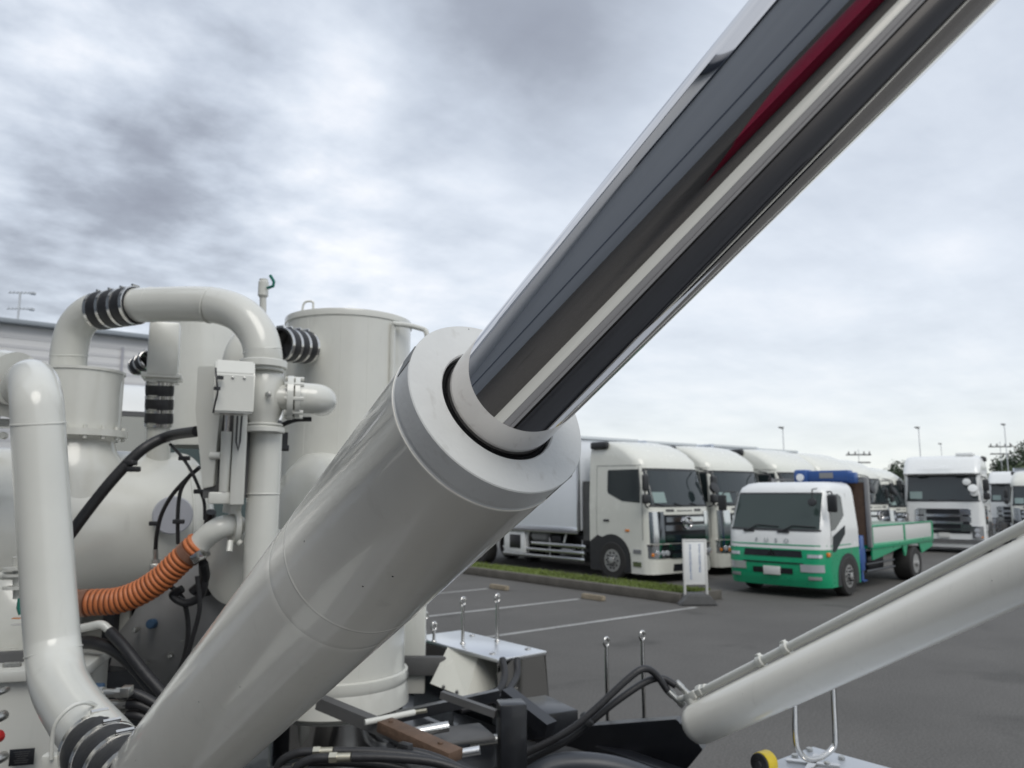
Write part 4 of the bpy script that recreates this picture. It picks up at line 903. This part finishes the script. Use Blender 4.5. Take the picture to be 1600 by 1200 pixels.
# dark grooves of the hose
g = G(); acc = 0; nxt = .01025
for i in range(1, len(op)):
    seg = (op[i]-op[i-1]).length; acc += seg
    if acc > nxt:
        ax = (op[i]-op[i-1]).normalized(); g.lathe(op[i], ax, [(ro*.93, -.0022), (ro*.98, -.0020), (ro*.98, .0020), (ro*.93, .0022)], n=28, cap=False); nxt += .0205
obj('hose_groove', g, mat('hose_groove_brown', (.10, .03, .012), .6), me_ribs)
for (a, b) in (((132, 942, 3.0), (140, 942, 3.0)), ((296, 864, 3.0), (302, 858, 3.0))):
    g = G(); g.lathe(P(*a), P(*b)-P(*a), [(ro*.98, -.016), (ro*1.07, -.015), (ro*1.07, .015), (ro*.98, .016)], n=28, cap=False); obj('hose_clamp', g, mat('copper_band', (.30, .16, .11), .4, .5), me_ribs)
g = G(); g.box(P(313, 868, 2.98), (.05, .04, .07), rot=M.to_3x3() @ Matrix.Rotation(.6, 3, 'Z'), bev=.006); obj('clamp_bracket', g, m_steel, el)
# --- hoses on the tank
big = hose([P(60, 900, 3.0), P(100, 848, 3.02), P(140, 794, 3.06), P(180, 745, 3.10), P(222, 703, 3.15), (P(262, 682, 3.2)), P(308, 674, 3.05)], .022, m_rub, 'black_hose', vt, n=20); lab(big, 'thick black hose lying over the horizontal tank')
for q_ in ((203, 723), (210, 733)):
    g = G(); g.box(P(q_[0]+(0 if q_[1] < 730 else -2), q_[1], 3.12), (.05, .04, .022), rot=Matrix.Rotation(-AZ, 3, 'Z'), bev=.006); obj('hose_clip', g, m_rub, big)
for pts, r in (([(266, 694, 3.2), (285, 715, 3.15), (300, 738, 3.1), (312, 765, 3.1), (319, 785, 3.1), (320, 812, 3.1)], .0065), ([(312, 730, 3.1), (292, 748, 3.12), (268, 775, 3.14), (252, 805, 3.16), (245, 835, 3.18), (243, 858, 3.2)], .0085), ([(298, 741, 3.12), (283, 765, 3.12), (278, 800, 3.12), (278, 850, 3.12)], .0080),
               ([(262, 912, 3.1), (285, 935, 3.1), (294, 975, 3.1), (290, 1020, 3.1), (275, 1060, 3.1)], .010), ([(308, 900, 3.0), (312, 950, 3.0), (300, 1000, 3.0), (290, 1035, 3.0)], .009),
               ([(315, 870, 3.05), (320, 905, 3.05), (312, 932, 3.05), (290, 942, 3.05), (270, 930, 3.05), (285, 920, 3.05)], .016), ([(300, 925, 3.05), (320, 905, 3.05), (318, 880, 3.0)], .018), ([(330, 800, 3.15), (322, 840, 3.2), (318, 880, 3.2), (322, 930, 3.2)], .02)):
    hose([P(*q_) for q_ in pts], r, m_rub, 'black_hose', vt, n=10)
for (px, py, z) in ((242, 818, 3.17), (279, 815, 3.1), (288, 716, 3.14), (312, 768, 3.08)):
    g = G(); g.box(P(px, py, z), (.045, .02, .018), rot=Matrix.Rotation(-AZ, 3, 'Z'), bev=.004); obj('hose_clip', g, m_rub, hv)
g = G(); g.tube([P(243, 858, 3.2), P(243, 880, 3.2)], .011, 8); g.lathe(P(243, 878, 3.2), ZA, [(.016, -.03), (.016, .01)], n=6); g.box(P(244, 888, 3.2), (.05, .05, .04), rot=Rb, bev=.004); obj('hose_fitting', g, m_rail, hv)
# oval manhole patch on tank + flat bracket on tank end
g = G(); g.lathe(P(270, 805, 3.44), (-Fh*.9+Rt*.4).normalized(), [(.085, -.02), (.085, .0), (.08, .006), (0, .008)], n=40); lab(obj('round_hatch', g, mat('bluish_grey_plate', (.42, .43, .47), .4), hv), 'bluish grey round hatch')
# --- pump / engine area below the orange hose
g = G(); g.lathe(P(250, 1010, 3.5), (Rt*.6-Fh*.2+ZA*.55).normalized(), [(0, -.5), (.12, -.48), (.17, -.35), (.17, -.2), (.20, -.19), (.20, -.15), (.17, -.14), (.19, .05), (.23, .2), (.23, .45), (.15, .55), (0, .56)], n=44); pc = obj('pump_casing', g, m_grey, vt, ang=40); lab(pc, 'grey cast pump casing with blue cap')
g = G(); g.lathe(P(235, 975, 3.22), (-Fh+ZA*.1), [(.020, -.03), (.020, 0), (.017, .005), (0, .006)], n=20); lab(obj('plug_cap', g, m_bluecap, pc), 'blue round cap')
for k, (px, py) in enumerate(((265, 1025), (285, 1000), (210, 985), (225, 1040), (300, 1015))): g = G(); g.lathe(P(px, py, 3.25), (-Fh), [(.012, -.03), (.012, 0), (.008, .006)], n=6); obj('casing_bolt', g, m_rail, pc)
g = G(); g.box(P(170, 1020, 3.4), (.05, .05, .9), rot=Matrix.Rotation(-AZ, 3, 'Z')); g.box(P(140, 1050, 3.6), (.6, .04, .9), rot=Matrix.Rotation(-AZ, 3, 'Z')); g.box(P(165, 1100, 3.3), (.3, .2, .3)); obj('pump_frame', g, m_blk, vt)
g = G(); g.box(P(150, 1010, 3.55), (.30, .02, .8), rot=Matrix.Rotation(-AZ, 3, 'Z')); obj('splash_panel', g, m_paint, vt)
g = G(); g.tube(spline([P(112, 985, 2.9), P(140, 979, 2.9), P(158, 976, 2.9), P(170, 984, 2.9), P(178, 993, 2.9)], 6), .016, 14); wp = obj('water_pipe', g, m_paint, vt)
hose([P(172, 987, 2.9), P(195, 1012, 2.85), P(225, 1050, 2.8), P(262, 1092, 2.75)], .021, m_rub, 'black_hose', vt, n=18)
hose([P(125, 1003, 2.95), P(150, 1005, 2.92), P(180, 1016, 2.9), P(210, 1042, 2.85), P(245, 1085, 2.8)], .024, m_rub, 'black_hose', vt, n=18)
for (px0, px1, py, m_) in ((155, 190, 1083, m_rail), (158, 195, 1100, m_rail), (158, 194, 1117, m_rail)):
    g = G(); z_ = 2.55; g.tube([P(px0, py+1, z_), P(px0+8, py, z_)], .022, 6); g.tube([P(px0+6, py, z_), P(px1, py, z_)], .014, 14); g.tube([P(px1-8, py, z_), P(px1+4, py, z_)], .018, 6); obj('hose_fitting', g, m_, vt)
    hose([P(px1, py, z_), P(px1+25, py+2, z_), P(px1+60, py+20, z_)], .016, m_rub, 'black_hose', vt, n=12)
g = G(); g.box(P(198, 1080, 2.5), (.03, .03, .035), rot=M.to_3x3(), bev=.002); obj('square_nut', g, m_rail, vt)
g = G(); g.box(P(146, 1084, 2.6), (.06, .06, .05), rot=M.to_3x3(), bev=.008); lab(obj('valve_block', g, m_bluecap, vt), 'dark blue valve block')
g = G(); g.box(P(185, 1150, 3.7), (.9, .4, .5), rot=Matrix.Rotation(-AZ, 3, 'Z')); obj('pump_base', g, m_blk, vt)
# --- left control cabinet
Rc = Matrix.Rotation(-AZ+.25, 3, 'Z')
ct = P(60, 1050, 2.75); 
g = G(); g.box(ct+Rc @ V((-.0, .18, -.40)), (.29, .40, .78), rot=Rc, bev=.01); cab_ = obj('control_cabinet', g, m_paint, vt)
g = G(); g.box(ct+Rc @ V((-.18, .17, -.0)), (.70, .46, .04), rot=Rc, bev=.008); obj('cabinet_top', g, m_paint, cab_)
g = G()
for (px, py) in ((10, 1037), (15, 1044), (21, 1052), (26, 1060)): 
    p_ = P(px, py, 2.74+.0); p_.z = ct.z+.022; g.lathe(p_, ZA, [(.012, 0), (.012, .01), (.006, .014)], n=6)
obj('top_bolts', g, m_rail, cab_)
g = G(); npz = P(34, 1183, 2.66); g.box(npz, (.078, .004, .055), rot=Rc, bev=.0015); sgp = obj('name_plate', g, m_blk, cab_)
g = G()
for k in range(6): g.box(npz+Rc @ V((0, -.003, .018-k*.007)), (.05 if k == 0 else random.uniform(.02, .055), .001, .0022), rot=Rc)
obj('plate_print', g, m_dgrey, sgp)
for k, (px, py, r, m_) in enumerate(((0, 1120, .016, m_rail), (-8, 1153, .020, m_red), (0, 1185, .016, m_rail), (4, 1080, .010, m_rail))):
    g = G(); g.lathe(P(px, py, 2.45), -Fh, [(r*.6, -.03), (r, -.02), (r, .01), (r*.6, .02)], n=16); obj('gauge' if k != 1 else 'stop_knob', g, m_, vt)
g = G(); g.box(P(2, 1130, 2.8), (.16, .05, .5), rot=Rc, bev=.005); obj('gauge_board', g, m_dgrey, vt)
# valve with discs and green lever at left
for py in (888, 898, 918): 
    g = G(); g.lathe(P(25, py, 2.75), UPW, [(.025, -.006), (.042, -.005), (.042, .004), (.025, .006)], n=24); dv_ = obj('valve_flange', g, m_paint, vt)
g = G(); g.tube([P(25, 870, 2.75), P(26, 935, 2.75)], .012, 12); g.tube([P(-10, 900, 2.75), P(24, 900, 2.75)], .014, 12); g.tube([P(35, 850, 2.75), P(37, 890, 2.72)], .008, 8); dvv = obj('drain_valve', g, m_paint, vt)
g = G(); g.tube([P(31, 935, 2.72), P(29, 950, 2.71), P(32, 960, 2.71)], .007, 8); lab(obj('valve_lever', g, m_glv, dvv), 'green valve lever')
g = G(); g.box(P(26, 966, 2.78), (.03, .002, .012), rot=M.to_3x3()); lab(obj('warning_sticker', g, m_amber, cab_), 'small orange sticker')
g = G(); g.box(P(28, 976, 2.78), (.045, .002, .018), rot=M.to_3x3()); obj('info_sticker', g, m_plate, cab_)
g = G(); g.lathe(P(10, 985, 3.1), (-Fh*.9+Rt*.3), [(.22, -.3), (.22, 0), (.20, .03), (0, .05)], n=40); obj('side_vessel', g, m_paint, vt, ang=60)
g = G(); g.box(P(8, 1010, 3.25), (.5, .05, .5), rot=Rc); obj('rear_panel', g, m_paint, vt)
# left mid: tank saddle flange near (20,690)
g = G(); g.box(P(5, 662, 2.95), (.20, .12, .03), rot=Rc, bev=.005); g.lathe(P(8, 681, 2.88), -Fh, [(.014, 0), (.014, .02)], n=6); obj('support_bracket', g, m_paint, vt)

# --- chassis and bits at the bottom centre
def wbox(c, size, name, m, bev=.008, rz=0, parent=None):
    g = G(); g.box(c, size, rot=Matrix.Rotation(rz, 3, 'Z'), bev=bev); return obj(name, g, m, parent or vt)
hT = 1.36
A = Ph(777, 1030, hT); B = Ph(850, 1016, hT); Cc = Ph(655, 993, hT)
wT = B.x-A.x; wL = Cc.y-A.y
g = G(); g.box((A.x+wT/2, A.y+wL/2, hT-.010), (wT, wL, .02), bev=.004); bx = obj('fender_top', g, m_alu, vt); lab(bx, 'pale metal plate on top of the polished box')
g = G()
for (dx, dy) in ((.06, .12), (wT-.05, .10), (wT-.05, wL-.2)): g.lathe(V((A.x+dx, A.y+dy, hT)), ZA, [(.018, 0), (.018, .006), (.01, .008)], n=12)
obj('plate_bolt', g, m_steel, bx)
# polished side sheets (flared towards the bottom)
def quad(pts, th, name, m, parent=None):
    q_ = [V(p) for p in pts]; n = (q_[1]-q_[0]).cross(q_[2]-q_[0]).normalized()*th; g = G(); g.prism(q_, n); return obj(name, g, m, parent or vt, smooth=False)
zb = hT-.52
quad([(A.x+.01, A.y+.01, hT-.02), (A.x+wT-.01, A.y+.01, hT-.02), (A.x+wT+.05, A.y+.01, zb), (A.x+.01, A.y+.01, zb)], .004, 'polished_panel', m_pol, bx)
quad([(A.x+.006, A.y+.40, hT-.02), (A.x+.006, A.y+wL-.01, hT-.02), (A.x+.006, A.y+wL-.01, zb+.1), (A.x+.006, A.y+.40, zb+.1)], .004, 'polished_panel', m_pol, bx)
hq = [P(700, 1010, 4.30), P(748, 1022, 4.16), P(728, 1090, 3.98), P(672, 1068, 4.14), P(776, 1031, 4.22), P(776, 1074, 4.10)]
bkv = Fh*.22+Rt*.06
g = G(); vv_ = [g.bm.verts.new(q_) for q_ in hq]+[g.bm.verts.new(q_+bkv) for q_ in hq]
for f_ in ((0, 1, 2, 3), (1, 4, 5, 2), (6, 7, 8, 9), (7, 10, 11, 8), (0, 3, 9, 6), (4, 5, 11, 10), (3, 2, 8, 9), (2, 5, 11, 8), (0, 1, 7, 6), (1, 4, 10, 7)): g.face([vv_[i] for i in f_])
obj('pale_housing', g, m_offw, bx, smooth=False)
for (px, py, z) in ((693, 1073, 4.06), (714, 1081, 4.01)): g = G(); g.lathe(P(px, py, z), -Fh, [(.010, -.01), (.010, .006), (.005, .008)], n=6); obj('housing_bolt', g, m_rail, bx)
quad([(A.x+wT, A.y+.01, hT-.02), (A.x+wT, A.y+wL, hT-.02), (A.x+wT+.05, A.y+wL, zb), (A.x+wT+.05, A.y+.01, zb)], .004, 'polished_panel', m_pol, bx)
def hoop(base, h, width, d, r=.011, up_plate=True, par=None, name='grab_rail'):
    d = V(d).normalized(); p0 = base-d*width/2; p1 = base+d*width/2; rr = min(.05, width/2)
    pts = [p0, p0+ZA*(h-rr)]
    for k in range(1, 7): a = math.pi/2*k/6; pts.append(p0+ZA*(h-rr)+ZA*rr*math.sin(a)+d*rr*(1-math.cos(a)))
    for k in range(0, 7): a = math.pi/2*k/6; pts.append(p1+ZA*(h-rr)+ZA*rr*math.cos(a)-d*rr*(1-math.sin(a)))
    pts.append(p1)
    g = G(); g.tube(pts, r, 14); g.lathe(p0, ZA, [(.022, 0), (.022, .005), (.012, .012)], n=16); g.lathe(p1, ZA, [(.022, 0), (.022, .005), (.012, .012)], n=16)
    return obj(name, g, m_steel, par or vt, ang=60)
def eye_post(base, h, par=None, r=.0095):
    top = base+ZA*(h-.026); vd = (base-CP); vd.z = 0; vd.normalize(); sdv = (Rt+vd*.9).normalized()
    g = G(); g.tube([base, top-ZA*.02], r, 10); n = 20
    g.tube([top+(sdv*math.cos(2*math.pi*k/n)+ZA*math.sin(2*math.pi*k/n)*1.3)*.017 for k in range(n+1)], .0072, 8, cap=False)
    g.lathe(base, ZA, [(.016, 0), (.016, .005), (.009, .014)], n=14)
    return obj('eye_post', g, m_steel, par or vt, ang=60)
for (px, pyb, pyt) in ((723, 1006, 934), (777, 1002, 929), (678, 1003, 972), (664, 1000, 956), (652, 1000, 962)):
    b = Ph(px, pyb, hT); eye_post(b, P(px, pyt, (b-CP).dot(Fw)).z-hT, bx)
# black frame stuff below
z0 = 1.05
wbox((A.x-.05, A.y+.75, .84), (.5, 2.2, .18), 'chassis_rail', m_blk)
wbox((A.x+.35, A.y+.2, .80), (.5, .9, .22), 'chassis_rail', m_blk)
wbox((A.x-.62, A.y+.55, .80), (1.5, 3.4, .10), 'deck_plate', m_blk)
# tall black post in front of the box corner
wbox(P(799, 1165, 3.1), (.11, .10, .34), 'black_post', m_blk, rz=-AZ+.2)
wbox(P(835, 1120, 3.6), (.3, .3, .10), 'black_foot', m_blk, rz=-.2)
# slanted black channel bars
def bar(a, b, r, name, m, parent=None, n=4):
    g = G(); g.tube([P(*a), P(*b)], r, n); return obj(name, g, m, parent or vt, smooth=(n > 6))
bar((500, 1097, 3.2), (700, 1180, 2.9), .035, 'angle_bar', m_dgrey); 
bar((690, 1085, 3.2), (775, 1115, 3.1), .02, 'angle_bar', m_dgrey); bar((790, 1085, 3.5), (860, 1140, 3.3), .045, 'angle_bar', m_blk); bar((620, 1120, 3.3), (780, 1085, 3.4), .03, 'angle_bar', m_blk)
hose([P(785, 1030, 3.9), P(788, 1060, 3.8), P(770, 1085, 3.7), P(700, 1100, 3.6)], .018, m_rub, 'black_hose', vt); hose([P(808, 1030, 4.0), P(806, 1060, 3.9), P(780, 1090, 3.7), P(720, 1110, 3.6)], .018, m_rub, 'black_hose', vt)
# wooden block
wa, wb = P(600, 1132, 2.95), P(712, 1182, 2.72)
ax = (wb-wa); L_ = ax.length; axn = V((ax.x, ax.y, 0)).normalized(); Rr_ = Matrix((axn, ZA.cross(axn), ZA)).transposed()
mid = (wa+wb)/2
g = G(); g.box(mid, (L_, .075, .04), rot=Rr_ @ Matrix.Rotation(math.atan2(-(wb.z-wa.z), V((ax.x, ax.y, 0)).length), 3, 'Y'), bev=.003); wb_ = obj('wooden_block', g, m_brown, vt); lab(wb_, 'brown flat block with bolt heads')
for t_ in (.1, .8): g = G(); g.lathe(wa.lerp(wb, t_)+ZA*.02, ZA, [(.010, 0), (.010, .006), (.005, .008)], n=8); obj('block_bolt', g, m_brown, wb_)
bar((570, 1129, 3.0), (648, 1113, 3.1), .012, 'push_rod', m_paint, n=14); bar((648, 1113, 3.1), (667, 1110, 3.1), .009, 'push_rod', m_brass, n=14)
bar((645, 1145, 2.95), (700, 1135, 3.0), .020, 'push_rod', m_steel, n=16); bar((722, 1177, 2.8), (750, 1172, 2.8), .016, 'push_rod', m_alu, n=16)
wbox(P(700, 1150, 3.1), (.34, .2, .02), 'bracket_plate', m_dgrey, rz=-.3)
bar((735, 1160, 3.1), (778, 1155, 3.1), .02, 'push_rod', m_rail, n=16)
for (x0, y0, x1, y1, z) in ((490, 1175, 522, 1174, 2.45), (515, 1184, 550, 1183, 2.4), (460, 1200, 482, 1190, 2.45)):
    g = G(); a_, b_ = P(x0, y0, z), P(x1, y1, z); g.tube([a_, a_.lerp(b_, .35)], .017, 6); g.tube([a_.lerp(b_, .3), a_.lerp(b_, .95)], .0135, 14); obj('hose_fitting', g, m_brass, vt)
    hose([b_, P(x1+60, y1+1, z), P(x1+130, y1+8, z), P(x1+200, y1+30, z)], .014, m_rub, 'black_hose', vt, n=12)
    hose([a_, P(x0-25, y0+2, z), P(x0-50, y0+14, z), P(x0-60, y0+40, z)], .014, m_rub, 'black_hose', vt, n=12)
hose([P(620, 1172, 2.5), P(665, 1180, 2.5), P(710, 1198, 2.5), P(740, 1220, 2.5)], .016, m_rub, 'black_hose', vt); wbox(P(633, 1173, 2.48), (.03, .05, .05), 'hose_tie', m_rub, rz=.3)
# white panel under the round tank base
g = G(); c_ = V((tp.x, tp.y, bt.z-.13)); g.lathe(c_, UPW, [(RT-.01, 0), (RT-.01, -.30), (RT-.05, -.32)], n=64, cap=False); obj('tank_skirt', g, m_pol, tk)
# panel between tank and box, greyish
wbox(P(640, 1010, 4.3), (.18, .04, .5), 'filler_panel', m_paint, rz=-AZ); wbox(P(655, 1040, 4.25), (.3, .05, .1), 'filler_panel', m_dgrey, rz=-AZ)
# bracket plate to the right (black glossy) below second cylinder
br_ = [(860, 1162, 3.80), (925, 1134, 3.72), (1056, 1124, 3.55), (1080, 1148, 3.52), (1098, 1172, 3.5), (1050, 1230, 3.55), (860, 1230, 3.8)]
plate(br_, .08, 'mount_bracket', m_blk); 
g = G(); g.tube(spline([P(800, 1230, 3.3), P(870, 1196, 3.4), P(960, 1200, 3.4), P(1060, 1235, 3.3)], 6), .05, 20); obj('mudguard_edge', g, mat('slate_plastic', (.05, .055, .065), .4), vt)
# posts behind the bracket
for (px, pyb, pyt, z) in ((950, 1150, 999, 3.9), (1007, 1140, 989, 3.85)):
    b = P(px, pyb, z); eye_post(b, P(px, pyt, z).z-b.z, r=.0105)
# right deck plate with U rail
hR = 1.12
K = Ph(1270, 1166, hR)
g = G(); g.box((K.x-.6, K.y-.6, hR-.012), (1.2, 1.2, .024), bev=.005); rd = obj('side_deck', g, mat('deck_sheet', (.55, .58, .62), .35, .3), vt)
wbox((K.x-.65, K.y-.65, hR-.22), (1.05, 1.05, .38), 'side_box', m_paint)
g = G(); ub = Ph(1272, 1190, hR+.03); l_, r_ = Ph(1246, 1182, hR+.03), Ph(1302, 1170, hR+.03)
zz_ = (ub-CP).dot(Fw)
pl_, pr_ = P(1243, 1160, zz_), P(1306, 1150, zz_+.08)
pts = [P(1241, 1040, zz_)]+[P(1242, 1100, zz_), P(1243, 1150, zz_), P(1248, 1172, zz_), P(1262, 1186, zz_+.01), P(1285, 1182, zz_+.05), P(1303, 1166, zz_+.08), P(1305, 1145, zz_+.08), P(1303, 1100, zz_+.08), P(1301, 1050, zz_+.08)]
g.tube(spline(pts, 6), .0115, 16); ur = obj('tie_down_loop', g, m_steel, vt, ang=60)
g = G()
for ang_, ln in ((.5, .22), (-.9, .20)): g.box(Ph(1270, 1192, hR+.006), (ln, .03, .008), rot=Matrix.Rotation(ang_-AZ*.2, 3, 'Z'))
obj('loop_plate', g, m_steel, ur)
g = G()
for (px, py) in ((1265, 1173), (1315, 1186), (1242, 1183), (1292, 1195)): g.lathe(Ph(px, py, hR+.002), ZA, [(.014, 0), (.014, .01), (.008, .014)], n=6)
obj('deck_bolt', g, m_rail, rd)
mk = P(1188, 1194, 3.0); ax_ = (-Rt*.8-Fh*.55).normalized()
g = G(); g.lathe(mk, ax_, [(.040, -.055), (.044, -.05), (.043, -.0), (.03, .0)], n=32); mk_ = obj('side_marker', g, m_yel, vt, ang=40); lab(mk_, 'yellow rimmed black marker')
g = G(); g.lathe(mk+ax_*.001, ax_, [(.041, 0), (.040, .008), (.018, .012), (.016, .02), (0, .022)], n=32); obj('marker_face', g, m_rub, mk_)
# chassis rails and wheels so that the vehicle stands on the ground
for sx in (0, 1):
    wbox((A.x-.55+sx*.85, A.y+.3, .88), (.09, 7.5, .24), 'chassis_rail', m_blk)
def vwheel(x, y):
    g = G(); r, wd = .5, .5
    g.lathe(V((x, y, r)), XA, [(r*.56, -wd/2), (r*.9, -wd/2), (r, -wd/4), (r, wd/4), (r*.9, wd/2), (r*.56, wd/2)], n=32); wv = obj('wheel', g, m_tyre, vt)
    g = G(); g.lathe(V((x, y, r)), XA, [(r*.55, -wd/2+.03), (r*.3, -wd/2+.1), (r*.3, wd/2-.1), (r*.55, wd/2-.03)], n=24); obj('rim', g, m_rim, wv)
for y in (A.y-1.6, A.y-.4, A.y+3.2):
    for x in (A.x-1.4, A.x+.02): vwheel(x, y)

# ------------------------------------------------------------------ white truck seen between the pipes on the left
lp = tpos(95, 5.9)
dup(ct_, V((lp.x+1.38, lp.y, 0)), 0, 'white truck cab glimpsed between the drum and the square duct', scale=1.31, skip=('crane_base', 'outrigger', 'crane_boom', 'headboard_panel', 'headboard_frame', 'drop_side', 'tail_gate', 'bed_floor', 'mudguard', 'tool_locker', 'under_mirror', 'three_diamond_emblem', 'front_lettering'))

# ------------------------------------------------------------------ things added out of view to shape the chrome rod's reflection
wk = thing('reflection_building', 'unseen blue-grey building added left of the suction truck to be mirrored in the chrome rod', 'building', (-6.2, 6, 0)); wk['world_parts'] = 1  # added building outside the view, placed for the rod's blue-grey bands
m_wk = mat('reflection_wall', (.36, .39, .43), .5, var=.05, vs=.4); m_wd = mat('reflection_trim', (.10, .12, .16), .5)
g = G(); g.box((-9.2, -6, 4.6), (6, 30, 9.2)); g.box((-8.2, 15, 6.25), (13.6, 12, 12.5)); ww = obj('wall', g, m_wk, wk)  # second block is a wing raised to cut sky out of the rod
g = G(); g.box((-9.0, -6.2, 9.36), (7.0, 30, .30), bev=.03); g.box((-8.2, 15, 12.66), (14.2, 12.6, .30), bev=.03); obj('roof_edge', g, m_wd, wk)
g = G(); g.box((-6.17, -6, 1.9), (.06, 29.8, .22)); obj('wall_band', g, m_wd, wk)  # dark stripe added as a line in the rod's reflection
bn = thing('reflection_bin', 'unseen red metal bin added on the asphalt to be mirrored in the chrome rod', 'bin', (-2.2, -1.7, 0), .15)  # added unseen bin, source of the red streak in the rod
g = G(); g.box((0, 0, .42), (1.3, 3.2, .68), bev=.03); bb = obj('bin_body', g, m_redp, bn)
g = G(); g.box((0, 0, .80), (1.36, 3.26, .07), bev=.02); obj('lid', g, m_redp, bn)
for a in (-1, 1):
    for b in (-1, 1): g = G(); g.box((a*.55, b*1.4, .04), (.1, .1, .08)); obj('foot', g, m_blk, bn)
g = G(); g.tube(spline([V((.66, -.2, .6)), V((.72, -.2, .62)), V((.72, .2, .62)), V((.66, .2, .6))], 4), .012, 8); obj('handle', g, m_steel, bn)
# unseen strips and plates added below the cylinder to band the rod's reflection
wbox((-.11, -.6, 1.0), (.40, 5.4, .10), 'reflection_strip', m_offw, bev=.02)
wbox((.21, -.6, .98), (.24, 5.4, .04), 'reflection_strip', m_grey)
wbox((.40, -.6, .98), (.12, 5.4, .12), 'reflection_bar', m_grey, bev=.01)
wbox((1.40, -.9, .86), (1.7, 4.8, .16), 'deck_plate', m_blk)  # added unseen plate giving the rod its black reflected band
wbox((2.28, -.9, 1.0), (.08, 4.6, .16), 'chassis_rail', m_offw)
